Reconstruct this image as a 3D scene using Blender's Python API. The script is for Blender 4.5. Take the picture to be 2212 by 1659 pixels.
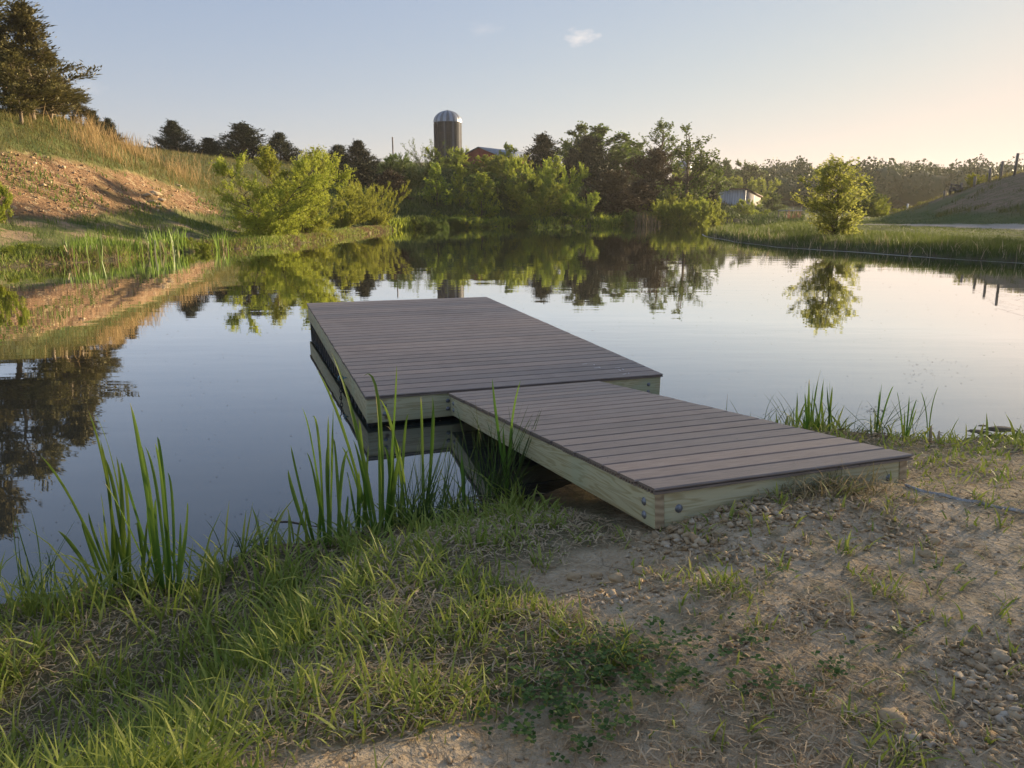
import bpy, bmesh, math, random
import numpy as np
from mathutils import Vector, Matrix
R = math.radians
HAZE = .00034
sc = bpy.context.scene
for o in list(bpy.data.objects): bpy.data.objects.remove(o)
rng = np.random.default_rng(7)
random.seed(7)

# ---------------------------------------------------------------- camera
HC = 1.591; PITCH = R(13.13); F = 1649.1           # F: focal length in units of a 2212 px wide picture
cam_d = bpy.data.cameras.new('camera'); cam = bpy.data.objects.new('camera', cam_d)
sc.collection.objects.link(cam)
cam.location = (0, 0, HC); cam.rotation_euler = (R(90) - PITCH, 0, 0)
cam_d.sensor_width = 36; cam_d.lens = 36 * F / 2212; cam_d.clip_start = 0.05; cam_d.clip_end = 5000
sc.camera = cam
# ---------------------------------------------------------------- sun, sky, exposure
SUN_AZ, SUN_EL = R(54), R(10.5)
w = bpy.data.worlds.new('World'); sc.world = w; w.use_nodes = True
nt = w.node_tree; nt.nodes.clear()
def wn(t, **k):
    n = nt.nodes.new(t)
    for a, b in k.items(): setattr(n, a, b)
    return n
sky = wn('ShaderNodeTexSky', sky_type='NISHITA', sun_disc=False, sun_elevation=SUN_EL, sun_rotation=SUN_AZ,
         altitude=0, air_density=1.0, dust_density=0.3, ozone_density=1.6)
bg = wn('ShaderNodeBackground'); bg.inputs['Strength'].default_value = 0.15
out = wn('ShaderNodeOutputWorld')
# thin evening cloud wisps: noise limited to a few directions of the sky
geo = wn('ShaderNodeNewGeometry'); tc = wn('ShaderNodeTexCoord')
def cloud(direction, stretch, size, gain, prev):
    mp = wn('ShaderNodeMapping', vector_type='POINT'); d = Vector(direction).normalized()
    sub = wn('ShaderNodeVectorMath', operation='SUBTRACT'); sub.inputs[1].default_value = d
    nt.links.new(tc.outputs['Generated'], sub.inputs[0])
    scl = wn('ShaderNodeVectorMath', operation='MULTIPLY'); scl.inputs[1].default_value = (1/stretch/size, 1/stretch/size, 1/size)
    nt.links.new(sub.outputs[0], scl.inputs[0])
    ln = wn('ShaderNodeVectorMath', operation='LENGTH'); nt.links.new(scl.outputs[0], ln.inputs[0])
    nz = wn('ShaderNodeTexNoise'); nz.inputs['Scale'].default_value = 1.6; nz.inputs['Detail'].default_value = 5
    nt.links.new(scl.outputs[0], nz.inputs['Vector'])
    a = wn('ShaderNodeMath', operation='SUBTRACT'); a.inputs[0].default_value = 1.15; nt.links.new(ln.outputs['Value'], a.inputs[1])
    b = wn('ShaderNodeMath', operation='ADD'); nt.links.new(a.outputs[0], b.inputs[0])
    c = wn('ShaderNodeMath', operation='SUBTRACT', use_clamp=False); nt.links.new(nz.outputs['Fac'], c.inputs[0]); c.inputs[1].default_value = .55
    c2 = wn('ShaderNodeMath', operation='MULTIPLY'); nt.links.new(c.outputs[0], c2.inputs[0]); c2.inputs[1].default_value = 2.6
    nt.links.new(c2.outputs[0], b.inputs[1])
    g = wn('ShaderNodeMath', operation='MULTIPLY', use_clamp=True); nt.links.new(b.outputs[0], g.inputs[0]); g.inputs[1].default_value = gain
    mx = wn('ShaderNodeMix', data_type='RGBA', blend_type='MIX'); nt.links.new(g.outputs[0], mx.inputs['Factor'])
    nt.links.new(prev, mx.inputs['A']); mx.inputs['B'].default_value = (2.4, 2.25, 2.2, 1)
    return mx.outputs['Result']
FW = Vector((0, math.cos(PITCH), -math.sin(PITCH))); UP = Vector((0, math.sin(PITCH), math.cos(PITCH))); RT = Vector((1, 0, 0))
def ray(u, v): return FW + RT * ((u - 1106) / F) - UP * ((v - 829.5) / F)
col = sky.outputs['Color']
# phone-camera rendering of the sky: its range compressed, a touch less green
sp_ = wn('ShaderNodeSeparateColor'); nt.links.new(col, sp_.inputs[0]); cb_ = wn('ShaderNodeCombineColor')
for i_, (g_, k_) in enumerate([(.50, .80), (.44, .82), (.39, 1.02)]):
    p_ = wn('ShaderNodeMath', operation='POWER'); nt.links.new(sp_.outputs[i_], p_.inputs[0]); p_.inputs[1].default_value = g_
    m_ = wn('ShaderNodeMath', operation='MULTIPLY'); nt.links.new(p_.outputs[0], m_.inputs[0]); m_.inputs[1].default_value = k_
    q_ = wn('ShaderNodeMath', operation='SMOOTH_MIN'); nt.links.new(m_.outputs[0], q_.inputs[0]); q_.inputs[1].default_value = (2.30, 1.95, 1.77)[i_]; q_.inputs[2].default_value = .5; nt.links.new(q_.outputs[0], cb_.inputs[i_])
hs = wn('ShaderNodeHueSaturation'); hs.inputs['Saturation'].default_value = 1.1; nt.links.new(cb_.outputs[0], hs.inputs['Color']); col = hs.outputs[0]
col = cloud(ray(1255, 79), 2.3, .0095, .6, col)
col = cloud(ray(1045, 62), 3.0, .007, .14, col)
col = cloud(ray(185, 188), 3.2, .008, .16, col)
nt.links.new(col, bg.inputs['Color']); nt.links.new(bg.outputs[0], out.inputs['Surface'])
sd = bpy.data.lights.new('sun', 'SUN'); sun = bpy.data.objects.new('sun', sd); sc.collection.objects.link(sun)
sdir = Vector((math.sin(SUN_AZ) * math.cos(SUN_EL), math.cos(SUN_AZ) * math.cos(SUN_EL), math.sin(SUN_EL)))
sun.rotation_euler = sdir.to_track_quat('Z', 'Y').to_euler(); sun.location = (60, 45, 40)
sd.energy = 5.0; sd.angle = R(2.6); sd.color = (1.0, .79, .50)
sc.view_settings.view_transform = 'Standard'; sc.view_settings.look = 'None'
sc.view_settings.exposure = 1.4; sc.view_settings.gamma = 1
sc.cycles.max_bounces = 6; sc.cycles.transparent_max_bounces = 6; sc.cycles.diffuse_bounces = 4
sc.cycles.glossy_bounces = 3; sc.cycles.transmission_bounces = 4; sc.cycles.caustics_reflective = False; sc.cycles.caustics_refractive = False

# ---------------------------------------------------------------- picture <-> world helpers
def WP(u, v, z=0.):                    # where the sight line of a photo point meets height z
    d = ray(u, v); t = (z - HC) / d.z
    return Vector((d.x * t, d.y * t, z))
def DP(u, v, y):                       # the point of that sight line y metres ahead
    d = ray(u, v); t = y / d.y
    return Vector((d.x * t, y, HC + d.z * t))
def PX(x, y, z):                       # photo point of a world point (arrays)
    dz = z - HC; c, s = math.cos(PITCH), math.sin(PITCH)
    dep = y * c - dz * s; up = y * s + dz * c
    return 1106 + F * x / dep, 829.5 - F * up / dep
def sstep(a, b, x):
    t = np.clip((x - a) / (b - a), 0, 1); return t * t * (3 - 2 * t)
def vnoise(x, y, seed=0):              # smooth value noise
    xi = np.floor(x).astype(np.int64); yi = np.floor(y).astype(np.int64); fx = x - xi; fy = y - yi
    fx = fx * fx * (3 - 2 * fx); fy = fy * fy * (3 - 2 * fy)
    def h(a, b):
        n = (a * 374761393 + b * 668265263 + seed * 144665) & 0x7fffffff
        n = ((n ^ (n >> 13)) * 1274126177) & 0x7fffffff
        return ((n ^ (n >> 16)) & 0xffff) / 65535.
    return (h(xi, yi) * (1 - fx) + h(xi + 1, yi) * fx) * (1 - fy) + (h(xi, yi + 1) * (1 - fx) + h(xi + 1, yi + 1) * fx) * fy
def fbm(x, y, seed=0, o=4):
    t = 0; a = .5
    for k in range(o):
        t = t + a * vnoise(x * 2 ** k + 17.3 * k, y * 2 ** k - 9.1 * k, seed + k); a *= .5
    return t

# ---------------------------------------------------------------- pond outline and terrain heights
SH = [(-8, 1.9), (-4, 2.0)]
SH += [tuple(WP(u, v).xy) for u, v in [(0, 1300), (130, 1288), (400, 1262), (560, 1185), (700, 1168), (850, 1132), (1000, 1100), (1150, 1075),
       (1330, 1005), (1600, 925), (1760, 925), (1850, 936), (2000, 952), (2090, 950), (2212, 937), (2500, 900)]]
SH += [(9, 8), (16, 11), (21, 15), (19.5, 20)]
SH += [tuple(WP(u, v).xy) for u, v in [(2500, 588), (2212, 568), (2050, 558), (1900, 548), (1800, 541), (1700, 534), (1600, 522), (1540, 511), (1532, 506),
       (1580, 499), (1640, 492), (1690, 487.5), (1704, 483), (1692, 478), (1620, 476.5), (1555, 476), (1500, 478.5), (1400, 485), (1300, 488), (1150, 489), (1000, 490), (900, 493),
       (850, 497), (800, 503), (740, 512), (700, 519), (640, 527), (560, 534), (450, 541), (330, 549), (260, 560), (200, 565), (100, 571), (0, 577), (-200, 596)]]
SH += [(-18.5, 15), (-18, 9), (-14, 4)]
SH = np.array(SH)
def shore_dist(x, y):                  # + on land, - in the pond
    x = np.asarray(x, float); y = np.asarray(y, float)
    best = np.full(x.shape, 1e9); ins = np.zeros(x.shape, bool); n = len(SH)
    for i in range(n):
        ax, ay = SH[i]; bx, by = SH[(i + 1) % n]
        dx, dy = bx - ax, by - ay
        t = np.clip(((x - ax) * dx + (y - ay) * dy) / (dx * dx + dy * dy), 0, 1)
        best = np.minimum(best, np.hypot(x - ax - t * dx, y - ay - t * dy))
        c = (ay > y) != (by > y)
        xx = ax + (y - ay) * dx / (dy if dy else 1e-9)
        ins ^= c & (x < xx)
    r = np.hypot(x, y); am = np.interp(r, [0, 5, 18, 60], [.10, .14, .55, 1.1])
    return np.where(ins, -best, best) + (fbm(x / (am * 3.2 + .25), y / (am * 3.2 + .25), 81, 3) - .44) * am
CP = [(0, 0, .40), (-1.5, 1.2, .27), (-3, .3, .36), (1.5, .8, .46), (2.6, 2.0, .48), (.55, 2.55, .39), (1.9, 3.0, .39), (1.5, 2.7, .41), (-.6, 2.3, .27), (0, 1.6, .37), (1, 1.6, .43),
      (-.6, 3.2, .13), (.2, 3.3, .2), (3.0, 3.4, .36), (4.5, 3.0, .42), (0, -1, .5), (-4, -3, .6), (4, -3, .7), (0, -10, 1), (-12, -8, 1.2), (12, -8, 1.6), (0, -60, 3), (-60, -30, 4), (60, -30, 7),
      (0, -400, 3), (-400, 0, 5), (400, 0, 8), (300, 300, 8), (-300, 300, 9), (0, 900, 9), (700, 700, 9), (-700, 700, 9),
      (7, 4.5, .5), (14, 5, 1.0), (20, 8, 2.2), (28, 12, 4.4), (25, 21, 1.2), (24, 24, 1.0), (32, 22, 4.5), (36, 30, 5.0), (-22, 6, 1.5), (-30, 5, 4), (-24, 14, 2.0), (-34, 20, 7), (-60, 40, 9)]
for u, v, d in [  # left hill
    (0, 555, 21.8), (0, 505, 24.2), (0, 480, 26), (0, 405, 28.5), (0, 328, 31), (0, 285, 34), (0, 240, 37.5), (150, 535, 24.2), (150, 495, 27), (150, 478, 28.5), (150, 420, 31), (150, 352, 34), (150, 300, 38), (110, 255, 42), (155, 268, 45),
    (300, 510, 29.5), (300, 480, 32), (300, 462, 33.5), (300, 420, 36), (300, 378, 39), (250, 318, 50), (320, 345, 58), (330, 322, 76), (400, 500, 32.5), (400, 470, 37), (400, 445, 40), (410, 410, 43), (420, 375, 58), (440, 336, 80),
    (480, 470, 41), (500, 430, 48), (530, 380, 64), (540, 342, 82), (640, 350, 84), (650, 480, 45), (650, 420, 60),
    # far bank and plateau
    (700, 356, 88), (760, 465, 56), (780, 400, 74), (800, 362, 92), (900, 470, 62), (900, 425, 72), (900, 372, 92), (1000, 470, 67), (1000, 430, 73), (1000, 375, 95), (1150, 468, 68), (1150, 435, 75), (1150, 378, 98), (1300, 466, 69), (1300, 435, 78), (1300, 385, 105),
    (1430, 460, 72), (1450, 425, 84), (1450, 400, 110), (1540, 462, 95), (1540, 441, 108), (1600, 443, 112), (1690, 448, 120), (1640, 465, 100), (1720, 462, 118), (1600, 430, 150),
    (700, 352, 130), (900, 352, 140), (1035, 358, 150), (1250, 385, 160), (400, 345, 130), (100, 320, 90), (378, 350, 62), (378, 340, 92), (300, 345, 92), (300, 340, 62), (150, 300, 62), (150, 276, 50), (0, 252, 44), (0, 285, 60), (455, 345, 92), (528, 352, 95), (606, 356, 102), (660, 360, 104), (733, 362, 105), (969, 366, 130), (800, 362, 115),
    # far wooded ridge
    (1600, 420, 230), (1800, 418, 260), (2000, 420, 270), (2212, 415, 280), (1700, 400, 340), (2100, 398, 360), (1400, 420, 300), (1000, 400, 400), (500, 390, 400), (1800, 455, 150), (1950, 458, 150),
    # peninsula, gravel track and mound
    (1640, 498, 50), (1750, 490, 40), (1700, 500, 38), (1800, 478, 50), (1800, 486, 40), (1850, 508, 33), (2000, 510, 30), (2000, 489, 36), (2212, 530, 26), (2212, 494, 33), (2212, 482, 36.5), (2050, 484, 38), (1930, 480, 44), (1880, 472, 60), (1900, 468, 75),
    (2212, 430, 42), (2212, 370, 49), (2100, 445, 45), (2100, 405, 51.5), (2000, 465, 49), (2000, 438, 55), (1940, 462, 60), (2212, 395, 62), (2100, 425, 66), (2400, 350, 47), (2400, 430, 37), (2600, 345, 44), (2700, 430, 31), (2900, 345, 40), (2500, 385, 62)]:
    p = DP(u, v, d); CP.append((p.x, p.y, p.z))
CP = np.array(CP)
def lp(x, y):
    r = np.maximum(np.hypot(x, y), .6)
    return np.stack([np.arctan2(x, y) * 2.4, np.log(r)], -1)
def kern(a, b):
    d2 = ((a[:, None, :] - b[None, :, :]) ** 2).sum(-1)
    return d2 * np.log(d2 + 1e-9) * .5
_a = lp(CP[:, 0], CP[:, 1]); n_ = len(_a)
_K = kern(_a, _a) + np.eye(n_) * .004; _P = np.c_[np.ones(n_), _a]
_S = np.linalg.solve(np.block([[_K, _P], [_P.T, np.zeros((3, 3))]]), np.r_[CP[:, 2], np.zeros(3)])
def H(x, y):
    x = np.atleast_1d(np.asarray(x, float)); y = np.atleast_1d(np.asarray(y, float)); shp = x.shape
    x = x.ravel(); y = y.ravel(); z = np.empty(x.shape)
    for i in range(0, len(x), 40000):
        q = lp(x[i:i+40000], y[i:i+40000])
        z[i:i+40000] = kern(q, _a) @ _S[:n_] + _S[n_] + q @ _S[n_+1:]
    r = np.hypot(x, y); s = shore_dist(x, y)
    z = np.maximum(z, .06)
    # surface relief
    far = sstep(8, 20, r)
    z = z + far * (fbm(x / 5, y / 5, 3) - .47) * np.clip(.04 * (z - .3), 0, .9) * 1.6 + far * (fbm(x / .9, y / .9, 5) - .47) * .10
    z = z + (1 - far) * ((fbm(x / .35, y / .35, 9) - .47) * .045 + (fbm(x / 1.2, y / 1.2, 19) - .47) * .05)
    # broken lip of the eroded bank
    u, v = PX(x, np.maximum(y, .5), z); lip = (x < -8) & (y > 22) & (y < 50)
    z = z + np.where(lip, (fbm(x / 1.1, y / 1.1, 31, 5) - .47) * .35 * sstep(4, 6, s) * (1 - sstep(12, 16, s)), 0)
    # heap of loose soil against the end of the ramp
    a = np.array((.527, 2.67)); e = np.array((math.cos(R(19.3)), math.sin(R(19.3)))); nrm = np.array((e[1], -e[0]))
    al = (x - a[0]) * e[0] + (y - a[1]) * e[1]; ac = (x - a[0]) * nrm[0] + (y - a[1]) * nrm[1]
    heap = np.interp(al, [-.25, 0.02, .35, .8, 1.3, 1.7, 2.1], [.0, .03, .095, .125, .075, .01, 0])
    z = z + heap * np.where(ac > 0, np.exp(-(np.maximum(ac - .06, 0) / .42) ** 2), np.exp(-(ac / .05) ** 2))
    near = 1 - sstep(6, 14, r); wid = .9 * near + 1.7 * (1 - near)
    edge = .0005 + .16 * np.maximum(s, 0) * near + (.22 * np.maximum(s, 0) + .16 * (1 - np.exp(-np.maximum(s, 0) / .12))) * (1 - near)
    land = edge + (z - edge) * sstep(0, 1, np.clip(s / wid, 0, 1))
    land = np.maximum(land, np.minimum(.012, .05 * np.maximum(s, 0)))
    bed = -np.minimum(.9, .28 * np.maximum(-s, 0))
    return np.where(s > 0, land, bed).reshape(shp)
def HZ(x, y): return float(H([x], [y])[0])
def GP(u, d):                          # ground point on photo column u, d metres ahead
    x = (u - 1106) / F * (d * math.cos(PITCH) + .0)     # first guess, refined with the height
    for _ in range(3):
        z = HZ(x, d); x = (u - 1106) / F * (d * math.cos(PITCH) - (z - HC) * math.sin(PITCH))
    return Vector((x, d, HZ(x, d)))
def ground_hit(u, v):                  # first ground point on a sight line
    d = ray(u, v); ts = np.geomspace(1.0, 400, 900); x = d.x * ts; y = d.y * ts; z = HC + d.z * ts
    k = np.argmax(z < H(x, y)); return Vector((x[k], y[k], HZ(x[k], y[k])))

# ---------------------------------------------------------------- object helpers
COL = sc.collection
def tag(o, label=None, cat=None, group=None, kind=None):
    if label: o['label'] = label
    if cat: o['category'] = cat
    if group: o['group'] = group
    if kind: o['kind'] = kind
    return o
def empty(name, loc=(0, 0, 0), rz=0., label=None, cat=None, group=None):
    o = bpy.data.objects.new(name, None); COL.objects.link(o); o.location = loc; o.rotation_euler = (0, 0, rz)
    o.empty_display_size = .1
    return tag(o, label, cat, group)
def copy_tree(o, parent=None):
    c = o.copy(); COL.objects.link(c)
    if parent: c.parent = parent
    for ch in o.children: copy_tree(ch, c)
    return c
class MB:
    """collects vertices, faces and a per-vertex tint, links them as one mesh object"""
    def __init__(s): s.V = []; s.Q = []; s.T = []; s.t = []; s.n = 0
    def add(s, V, quads=None, tris=None, tint=0.5):
        V = np.asarray(V, float).reshape(-1, 3)
        if quads is not None and len(quads): s.Q.append(np.asarray(quads, int) + s.n)
        if tris is not None and len(tris): s.T.append(np.asarray(tris, int) + s.n)
        s.V.append(V); s.t.append(np.broadcast_to(np.asarray(tint, float), (len(V),)).copy()); s.n += len(V); return s
    def box(s, c, sx, sy, sz, M=None, tint=.5):
        v = np.array([(a, b, d) for a in (-.5, .5) for b in (-.5, .5) for d in (-.5, .5)]) * (sx, sy, sz)
        if M is not None: v = v @ np.array(M.to_3x3()).T
        return s.add(v + np.array(c), quads=[(0, 1, 3, 2), (4, 6, 7, 5), (0, 4, 5, 1), (2, 3, 7, 6), (0, 2, 6, 4), (1, 5, 7, 3)], tint=tint)
    def tube(s, P, rad, sides=5, tint=.5, cap=True):
        P = np.asarray(P, float); n = len(P); rad = np.broadcast_to(rad, (n,)); T = np.gradient(P, axis=0)
        T /= np.linalg.norm(T, axis=1)[:, None] + 1e-9
        ref = np.array((0, 0, 1.)) if abs(T[0][2]) < .9 else np.array((1., 0, 0))
        A = np.cross(T, ref); A /= np.linalg.norm(A, axis=1)[:, None] + 1e-9; B = np.cross(T, A)
        a = np.arange(sides) * 2 * math.pi / sides
        V = P[:, None, :] + rad[:, None, None] * (A[:, None, :] * np.cos(a)[None, :, None] + B[:, None, :] * np.sin(a)[None, :, None])
        q = [(i * sides + k, i * sides + (k + 1) % sides, (i + 1) * sides + (k + 1) % sides, (i + 1) * sides + k) for i in range(n - 1) for k in range(sides)]
        V = V.reshape(-1, 3); t = []
        if cap:
            V = np.r_[V, P[:1], P[-1:]]
            t = [((k + 1) % sides, k, n * sides) for k in range(sides)] + [((n - 1) * sides + k, (n - 1) * sides + (k + 1) % sides, n * sides + 1) for k in range(sides)]
        return s.add(V, q, t, tint)
    def lathe(s, prof, c=(0, 0, 0), sides=24, tint=.5):
        prof = np.asarray(prof, float); n = len(prof); a = np.arange(sides) * 2 * math.pi / sides
        V = np.stack([prof[:, :1] * np.cos(a), prof[:, :1] * np.sin(a), np.repeat(prof[:, 1:], sides, 1)], -1).reshape(-1, 3) + np.array(c)
        q = [(i * sides + k, i * sides + (k + 1) % sides, (i + 1) * sides + (k + 1) % sides, (i + 1) * sides + k) for i in range(n - 1) for k in range(sides)]
        return s.add(V, q, None, tint)
    def build(s, name, mat, parent=None, smooth=False):
        me = bpy.data.meshes.new(name); V = np.concatenate(s.V)
        Q = np.concatenate(s.Q) if s.Q else np.zeros((0, 4), int); T = np.concatenate(s.T) if s.T else np.zeros((0, 3), int)
        me.vertices.add(len(V)); me.vertices.foreach_set('co', V.ravel().astype(np.float32))
        me.loops.add(Q.size + T.size); me.loops.foreach_set('vertex_index', np.r_[Q.ravel(), T.ravel()].astype(np.int32))
        me.polygons.add(len(Q) + len(T))
        me.polygons.foreach_set('loop_start', np.r_[np.arange(len(Q)) * 4, Q.size + np.arange(len(T)) * 3].astype(np.int32))
        me.polygons.foreach_set('loop_total', np.r_[np.full(len(Q), 4), np.full(len(T), 3)].astype(np.int32))
        if smooth: me.polygons.foreach_set('use_smooth', np.ones(len(Q) + len(T), bool))
        a = me.attributes.new('tint', 'FLOAT', 'POINT'); a.data.foreach_set('value', np.concatenate(s.t).astype(np.float32))
        me.update(calc_edges=True); me.materials.append(mat)
        o = bpy.data.objects.new(name, me); COL.objects.link(o)
        if parent is not None: o.parent = parent
        return o
def bevel(o, w_, seg=2):
    m = o.modifiers.new('bevel', 'BEVEL'); m.width = w_; m.segments = seg; m.limit_method = 'ANGLE'; return o

# ---------------------------------------------------------------- materials
def mat(name):
    m = bpy.data.materials.new(name); m.use_nodes = True; t = m.node_tree; t.nodes.clear()
    o = t.nodes.new('ShaderNodeOutputMaterial'); return m, t, o
def N(t, typ, ins=None, **k):
    n = t.nodes.new(typ)
    for a, b in k.items(): setattr(n, a, b)
    for a, b in (ins or {}).items():
        if isinstance(b, bpy.types.NodeSocket): t.links.new(b, n.inputs[a])
        else: n.inputs[a].default_value = b
    return n
def C4(c): return (*c, 1)
def mixc(t, f, a, b, blend='MIX'):
    n = N(t, 'ShaderNodeMix', data_type='RGBA', blend_type=blend)
    for key, v in (('Factor', f), ('A', a), ('B', b)):
        if isinstance(v, bpy.types.NodeSocket): t.links.new(v, n.inputs[key])
        else: n.inputs[key].default_value = v if key == 'Factor' else C4(v)
    return n.outputs['Result']
def math_(t, op, a, b=0., clamp=False):
    n = N(t, 'ShaderNodeMath', operation=op, use_clamp=clamp)
    for i, v in enumerate((a, b)):
        if isinstance(v, bpy.types.NodeSocket): t.links.new(v, n.inputs[i])
        else: n.inputs[i].default_value = v
    return n.outputs[0]
def ramp(t, f, a, b):
    n = N(t, 'ShaderNodeMapRange', {'Value': f, 'From Min': a, 'From Max': b}); return n.outputs[0]
def noise(t, scale, detail=4, vec=None, rough=.55):
    n = N(t, 'ShaderNodeTexNoise', {'Scale': scale, 'Detail': detail, 'Roughness': rough})
    if vec is not None: t.links.new(vec, n.inputs['Vector'])
    return n.outputs['Fac']
def objvec(t, scale=(1, 1, 1)):
    c = N(t, 'ShaderNodeTexCoord'); m = N(t, 'ShaderNodeMapping', {'Vector': c.outputs['Object'], 'Scale': scale}); return m.outputs[0]
def leafmat(name, ca, cb, trans=.4, rough=.6, cc=None):
    m, t, o = mat(name); a = N(t, 'ShaderNodeAttribute', attribute_name='tint').outputs['Fac']
    c = mixc(t, ramp(t, a, 0, 1), ca, cb)
    if cc: c = mixc(t, ramp(t, a, .9, 1.0), c, cc)
    oi = N(t, 'ShaderNodeObjectInfo').outputs['Random']
    hsv = N(t, 'ShaderNodeHueSaturation', {'Color': c, 'Hue': math_(t, 'ADD', .488, math_(t, 'MULTIPLY', oi, .024)), 'Value': math_(t, 'ADD', .82, math_(t, 'MULTIPLY', oi, .36))})
    c = hsv.outputs[0]
    p = N(t, 'ShaderNodeBsdfPrincipled', {'Base Color': c, 'Roughness': rough, 'Specular IOR Level': .25})
    tr = N(t, 'ShaderNodeBsdfTranslucent', {'Color': c}); mx = N(t, 'ShaderNodeMixShader', {0: trans, 1: p.outputs[0], 2: tr.outputs[0]})
    t.links.new(mx.outputs[0], o.inputs[0]); return m
def plain(name, c, rough=.7, metal=0., var=.25, scale=20, bump=.0, c2=None, stretch=(1, 1, 1)):
    m, t, o = mat(name); v = objvec(t, stretch); f = noise(t, scale, 5, v)
    cl = mixc(t, ramp(t, f, .35, .65), tuple(x * (1 - var) for x in c), c2 or tuple(min(1, x * (1 + var)) for x in c))
    p = N(t, 'ShaderNodeBsdfPrincipled', {'Base Color': cl, 'Roughness': rough, 'Metallic': metal})
    if bump: t.links.new(N(t, 'ShaderNodeBump', {'Height': f, 'Strength': .6, 'Distance': bump}).outputs[0], p.inputs['Normal'])
    t.links.new(p.outputs[0], o.inputs[0]); return m
M = {}
M['bark'] = plain('bark', (.11, .08, .055), .9, scale=18, bump=.01, stretch=(1, 1, .2))
M['bark_pale'] = plain('bark_pale', (.20, .15, .10), .9, scale=18, bump=.01, stretch=(1, 1, .2))
M['willow'] = leafmat('willow_leaf', (.25, .29, .035), (.46, .46, .07), .48)
M['bright'] = leafmat('bright_leaf', (.18, .235, .03), (.40, .42, .055), .52)
M['mid'] = leafmat('mid_leaf', (.07, .115, .022), (.17, .22, .04), .4)
M['deep'] = leafmat('deep_leaf', (.035, .06, .017), (.09, .12, .03), .3)
M['cedar'] = leafmat('cedar_leaf', (.022, .030, .014), (.060, .065, .026), .12)
M['rust'] = leafmat('rust_cedar_leaf', (.045, .032, .016), (.105, .07, .03), .15)
M['pine'] = leafmat('pine_leaf', (.075, .070, .022), (.19, .155, .05), .2)
M['grass'] = leafmat('grass_blade', (.19, .25, .035), (.46, .48, .12), .35, .5, (.55, .45, .22))
M['olive'] = leafmat('olive_grass', (.11, .125, .030), (.27, .225, .075), .35, .6, (.50, .34, .15))
M['spitgrass'] = leafmat('spit_grass', (.085, .115, .025), (.20, .215, .06), .35, .6)
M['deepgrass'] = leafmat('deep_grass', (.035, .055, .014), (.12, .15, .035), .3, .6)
M['lush'] = leafmat('lush_grass', (.085, .145, .022), (.20, .25, .045), .35, .55)
M['straw'] = leafmat('straw', (.38, .27, .15), (.70, .55, .35), .2, .8)
M['tawny'] = leafmat('tawny_grass', (.26, .165, .075), (.50, .34, .17), .35, .8)
M['cattail'] = leafmat('cattail_leaf', (.10, .20, .03), (.27, .37, .07), .5, .4, (.46, .40, .17))
M['rush'] = leafmat('rush_stem', (.06, .11, .03), (.15, .22, .05), .2, .45, (.30, .22, .10))
M['clover'] = leafmat('clover_leaf', (.05, .115, .02), (.12, .21, .04), .3, .5)
M['reed_dead'] = leafmat('dead_reed', (.40, .30, .17), (.70, .58, .38), .2, .8)
M['sod'] = leafmat('dry_sod', (.22, .22, .06), (.58, .46, .25), .3, .7)
M['reedtan'] = leafmat('tan_reed', (.20, .14, .08), (.40, .29, .17), .25, .8)
M['forest'] = leafmat('forest_leaf', (.030, .045, .016), (.085, .10, .030), .12)

# ---------------------------------------------------------------- where soil, grass, gravel lie
def near_cover(u, v):                  # 0 bare soil .. 1 thick grass, on the near bank
    ub = np.interp(v, [900, 1050, 1130, 1180, 1235, 1290, 1350, 1420, 1480, 1540, 1600, 1660], [1200, 1330, 1395, 1330, 1150, 1120, 1290, 1430, 1330, 1050, 880, 640])
    wob = (vnoise(u / 45., v / 30., 71) - .5) * 170
    g = 1 / (1 + np.exp(-(ub + wob - u) / 45.))
    for cx, cy, rx, ry, a in [(1570, 1272, 75, 24, .9), (1360, 1430, 120, 60, .75), (1690, 1490, 110, 45, .55), (2060, 1010, 190, 48, .75), (1900, 1000, 80, 40, .8), (2170, 1085, 90, 40, .5), (1420, 1235, 60, 22, .5),
                              (1930, 1380, 55, 25, .7), (1500, 1345, 55, 25, .7), (1960, 1640, 50, 30, .7), (1330, 1560, 130, 45, .55), (1650, 1540, 90, 26, .5), (1760, 1300, 50, 22, .45), (1880, 1250, 60, 20, .4), (2060, 1290, 60, 18, .4), (1590, 1210, 40, 16, .45), (1830, 1045, 75, 22, .5)]:
        g = np.maximum(g, a * np.exp(-((u - cx) / rx) ** 2 - ((v - cy) / ry) ** 2))
    g = np.maximum(g, .9 * sstep(1600, 1680, u) * (1 - sstep(965, 1010, v)))
    g = np.maximum(g, .62 * sstep(.62, .72, vnoise(u / 26. + 7, v / 15., 171)) * sstep(1300, 1500, u) * (v > 1040))
    g = np.maximum(g, .5 * sstep(2230, 2500, u) * sstep(.42, .6, vnoise(u / 60. + 3, v / 40., 172)))
    bald = .75 * np.exp(-((u - 720) / 190) ** 2 - ((v - 1640) / 40) ** 2) + .5 * np.exp(-((u - 1180) / 60) ** 2 - ((v - 1250) / 20) ** 2)
    return np.clip(np.maximum(g - bald, .05), 0, 1)
def gravel_cover(u, v):
    g = 0 * u
    for cx, cy, rx, ry, a in [(2500, 1400, 200, 90, .45), (2800, 1250, 200, 60, .4), (1480, 1165, 95, 42, 1), (1600, 1110, 110, 40, .9), (1760, 1110, 130, 40, .6), (1600, 1190, 160, 40, .55), (1750, 1330, 90, 25, .55), (1950, 1340, 60, 20, .5), (2130, 1440, 110, 60, .6), (2170, 1560, 90, 60, .5), (1380, 1265, 90, 20, .5), (1330, 1290, 110, 22, .35), (1920, 1150, 130, 45, .4), (2000, 1600, 80, 40, .5), (1590, 1390, 40, 20, .5)]:
        g = np.maximum(g, a * np.exp(-((u - cx) / rx) ** 2 - ((v - cy) / ry) ** 2))
    return g
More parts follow.
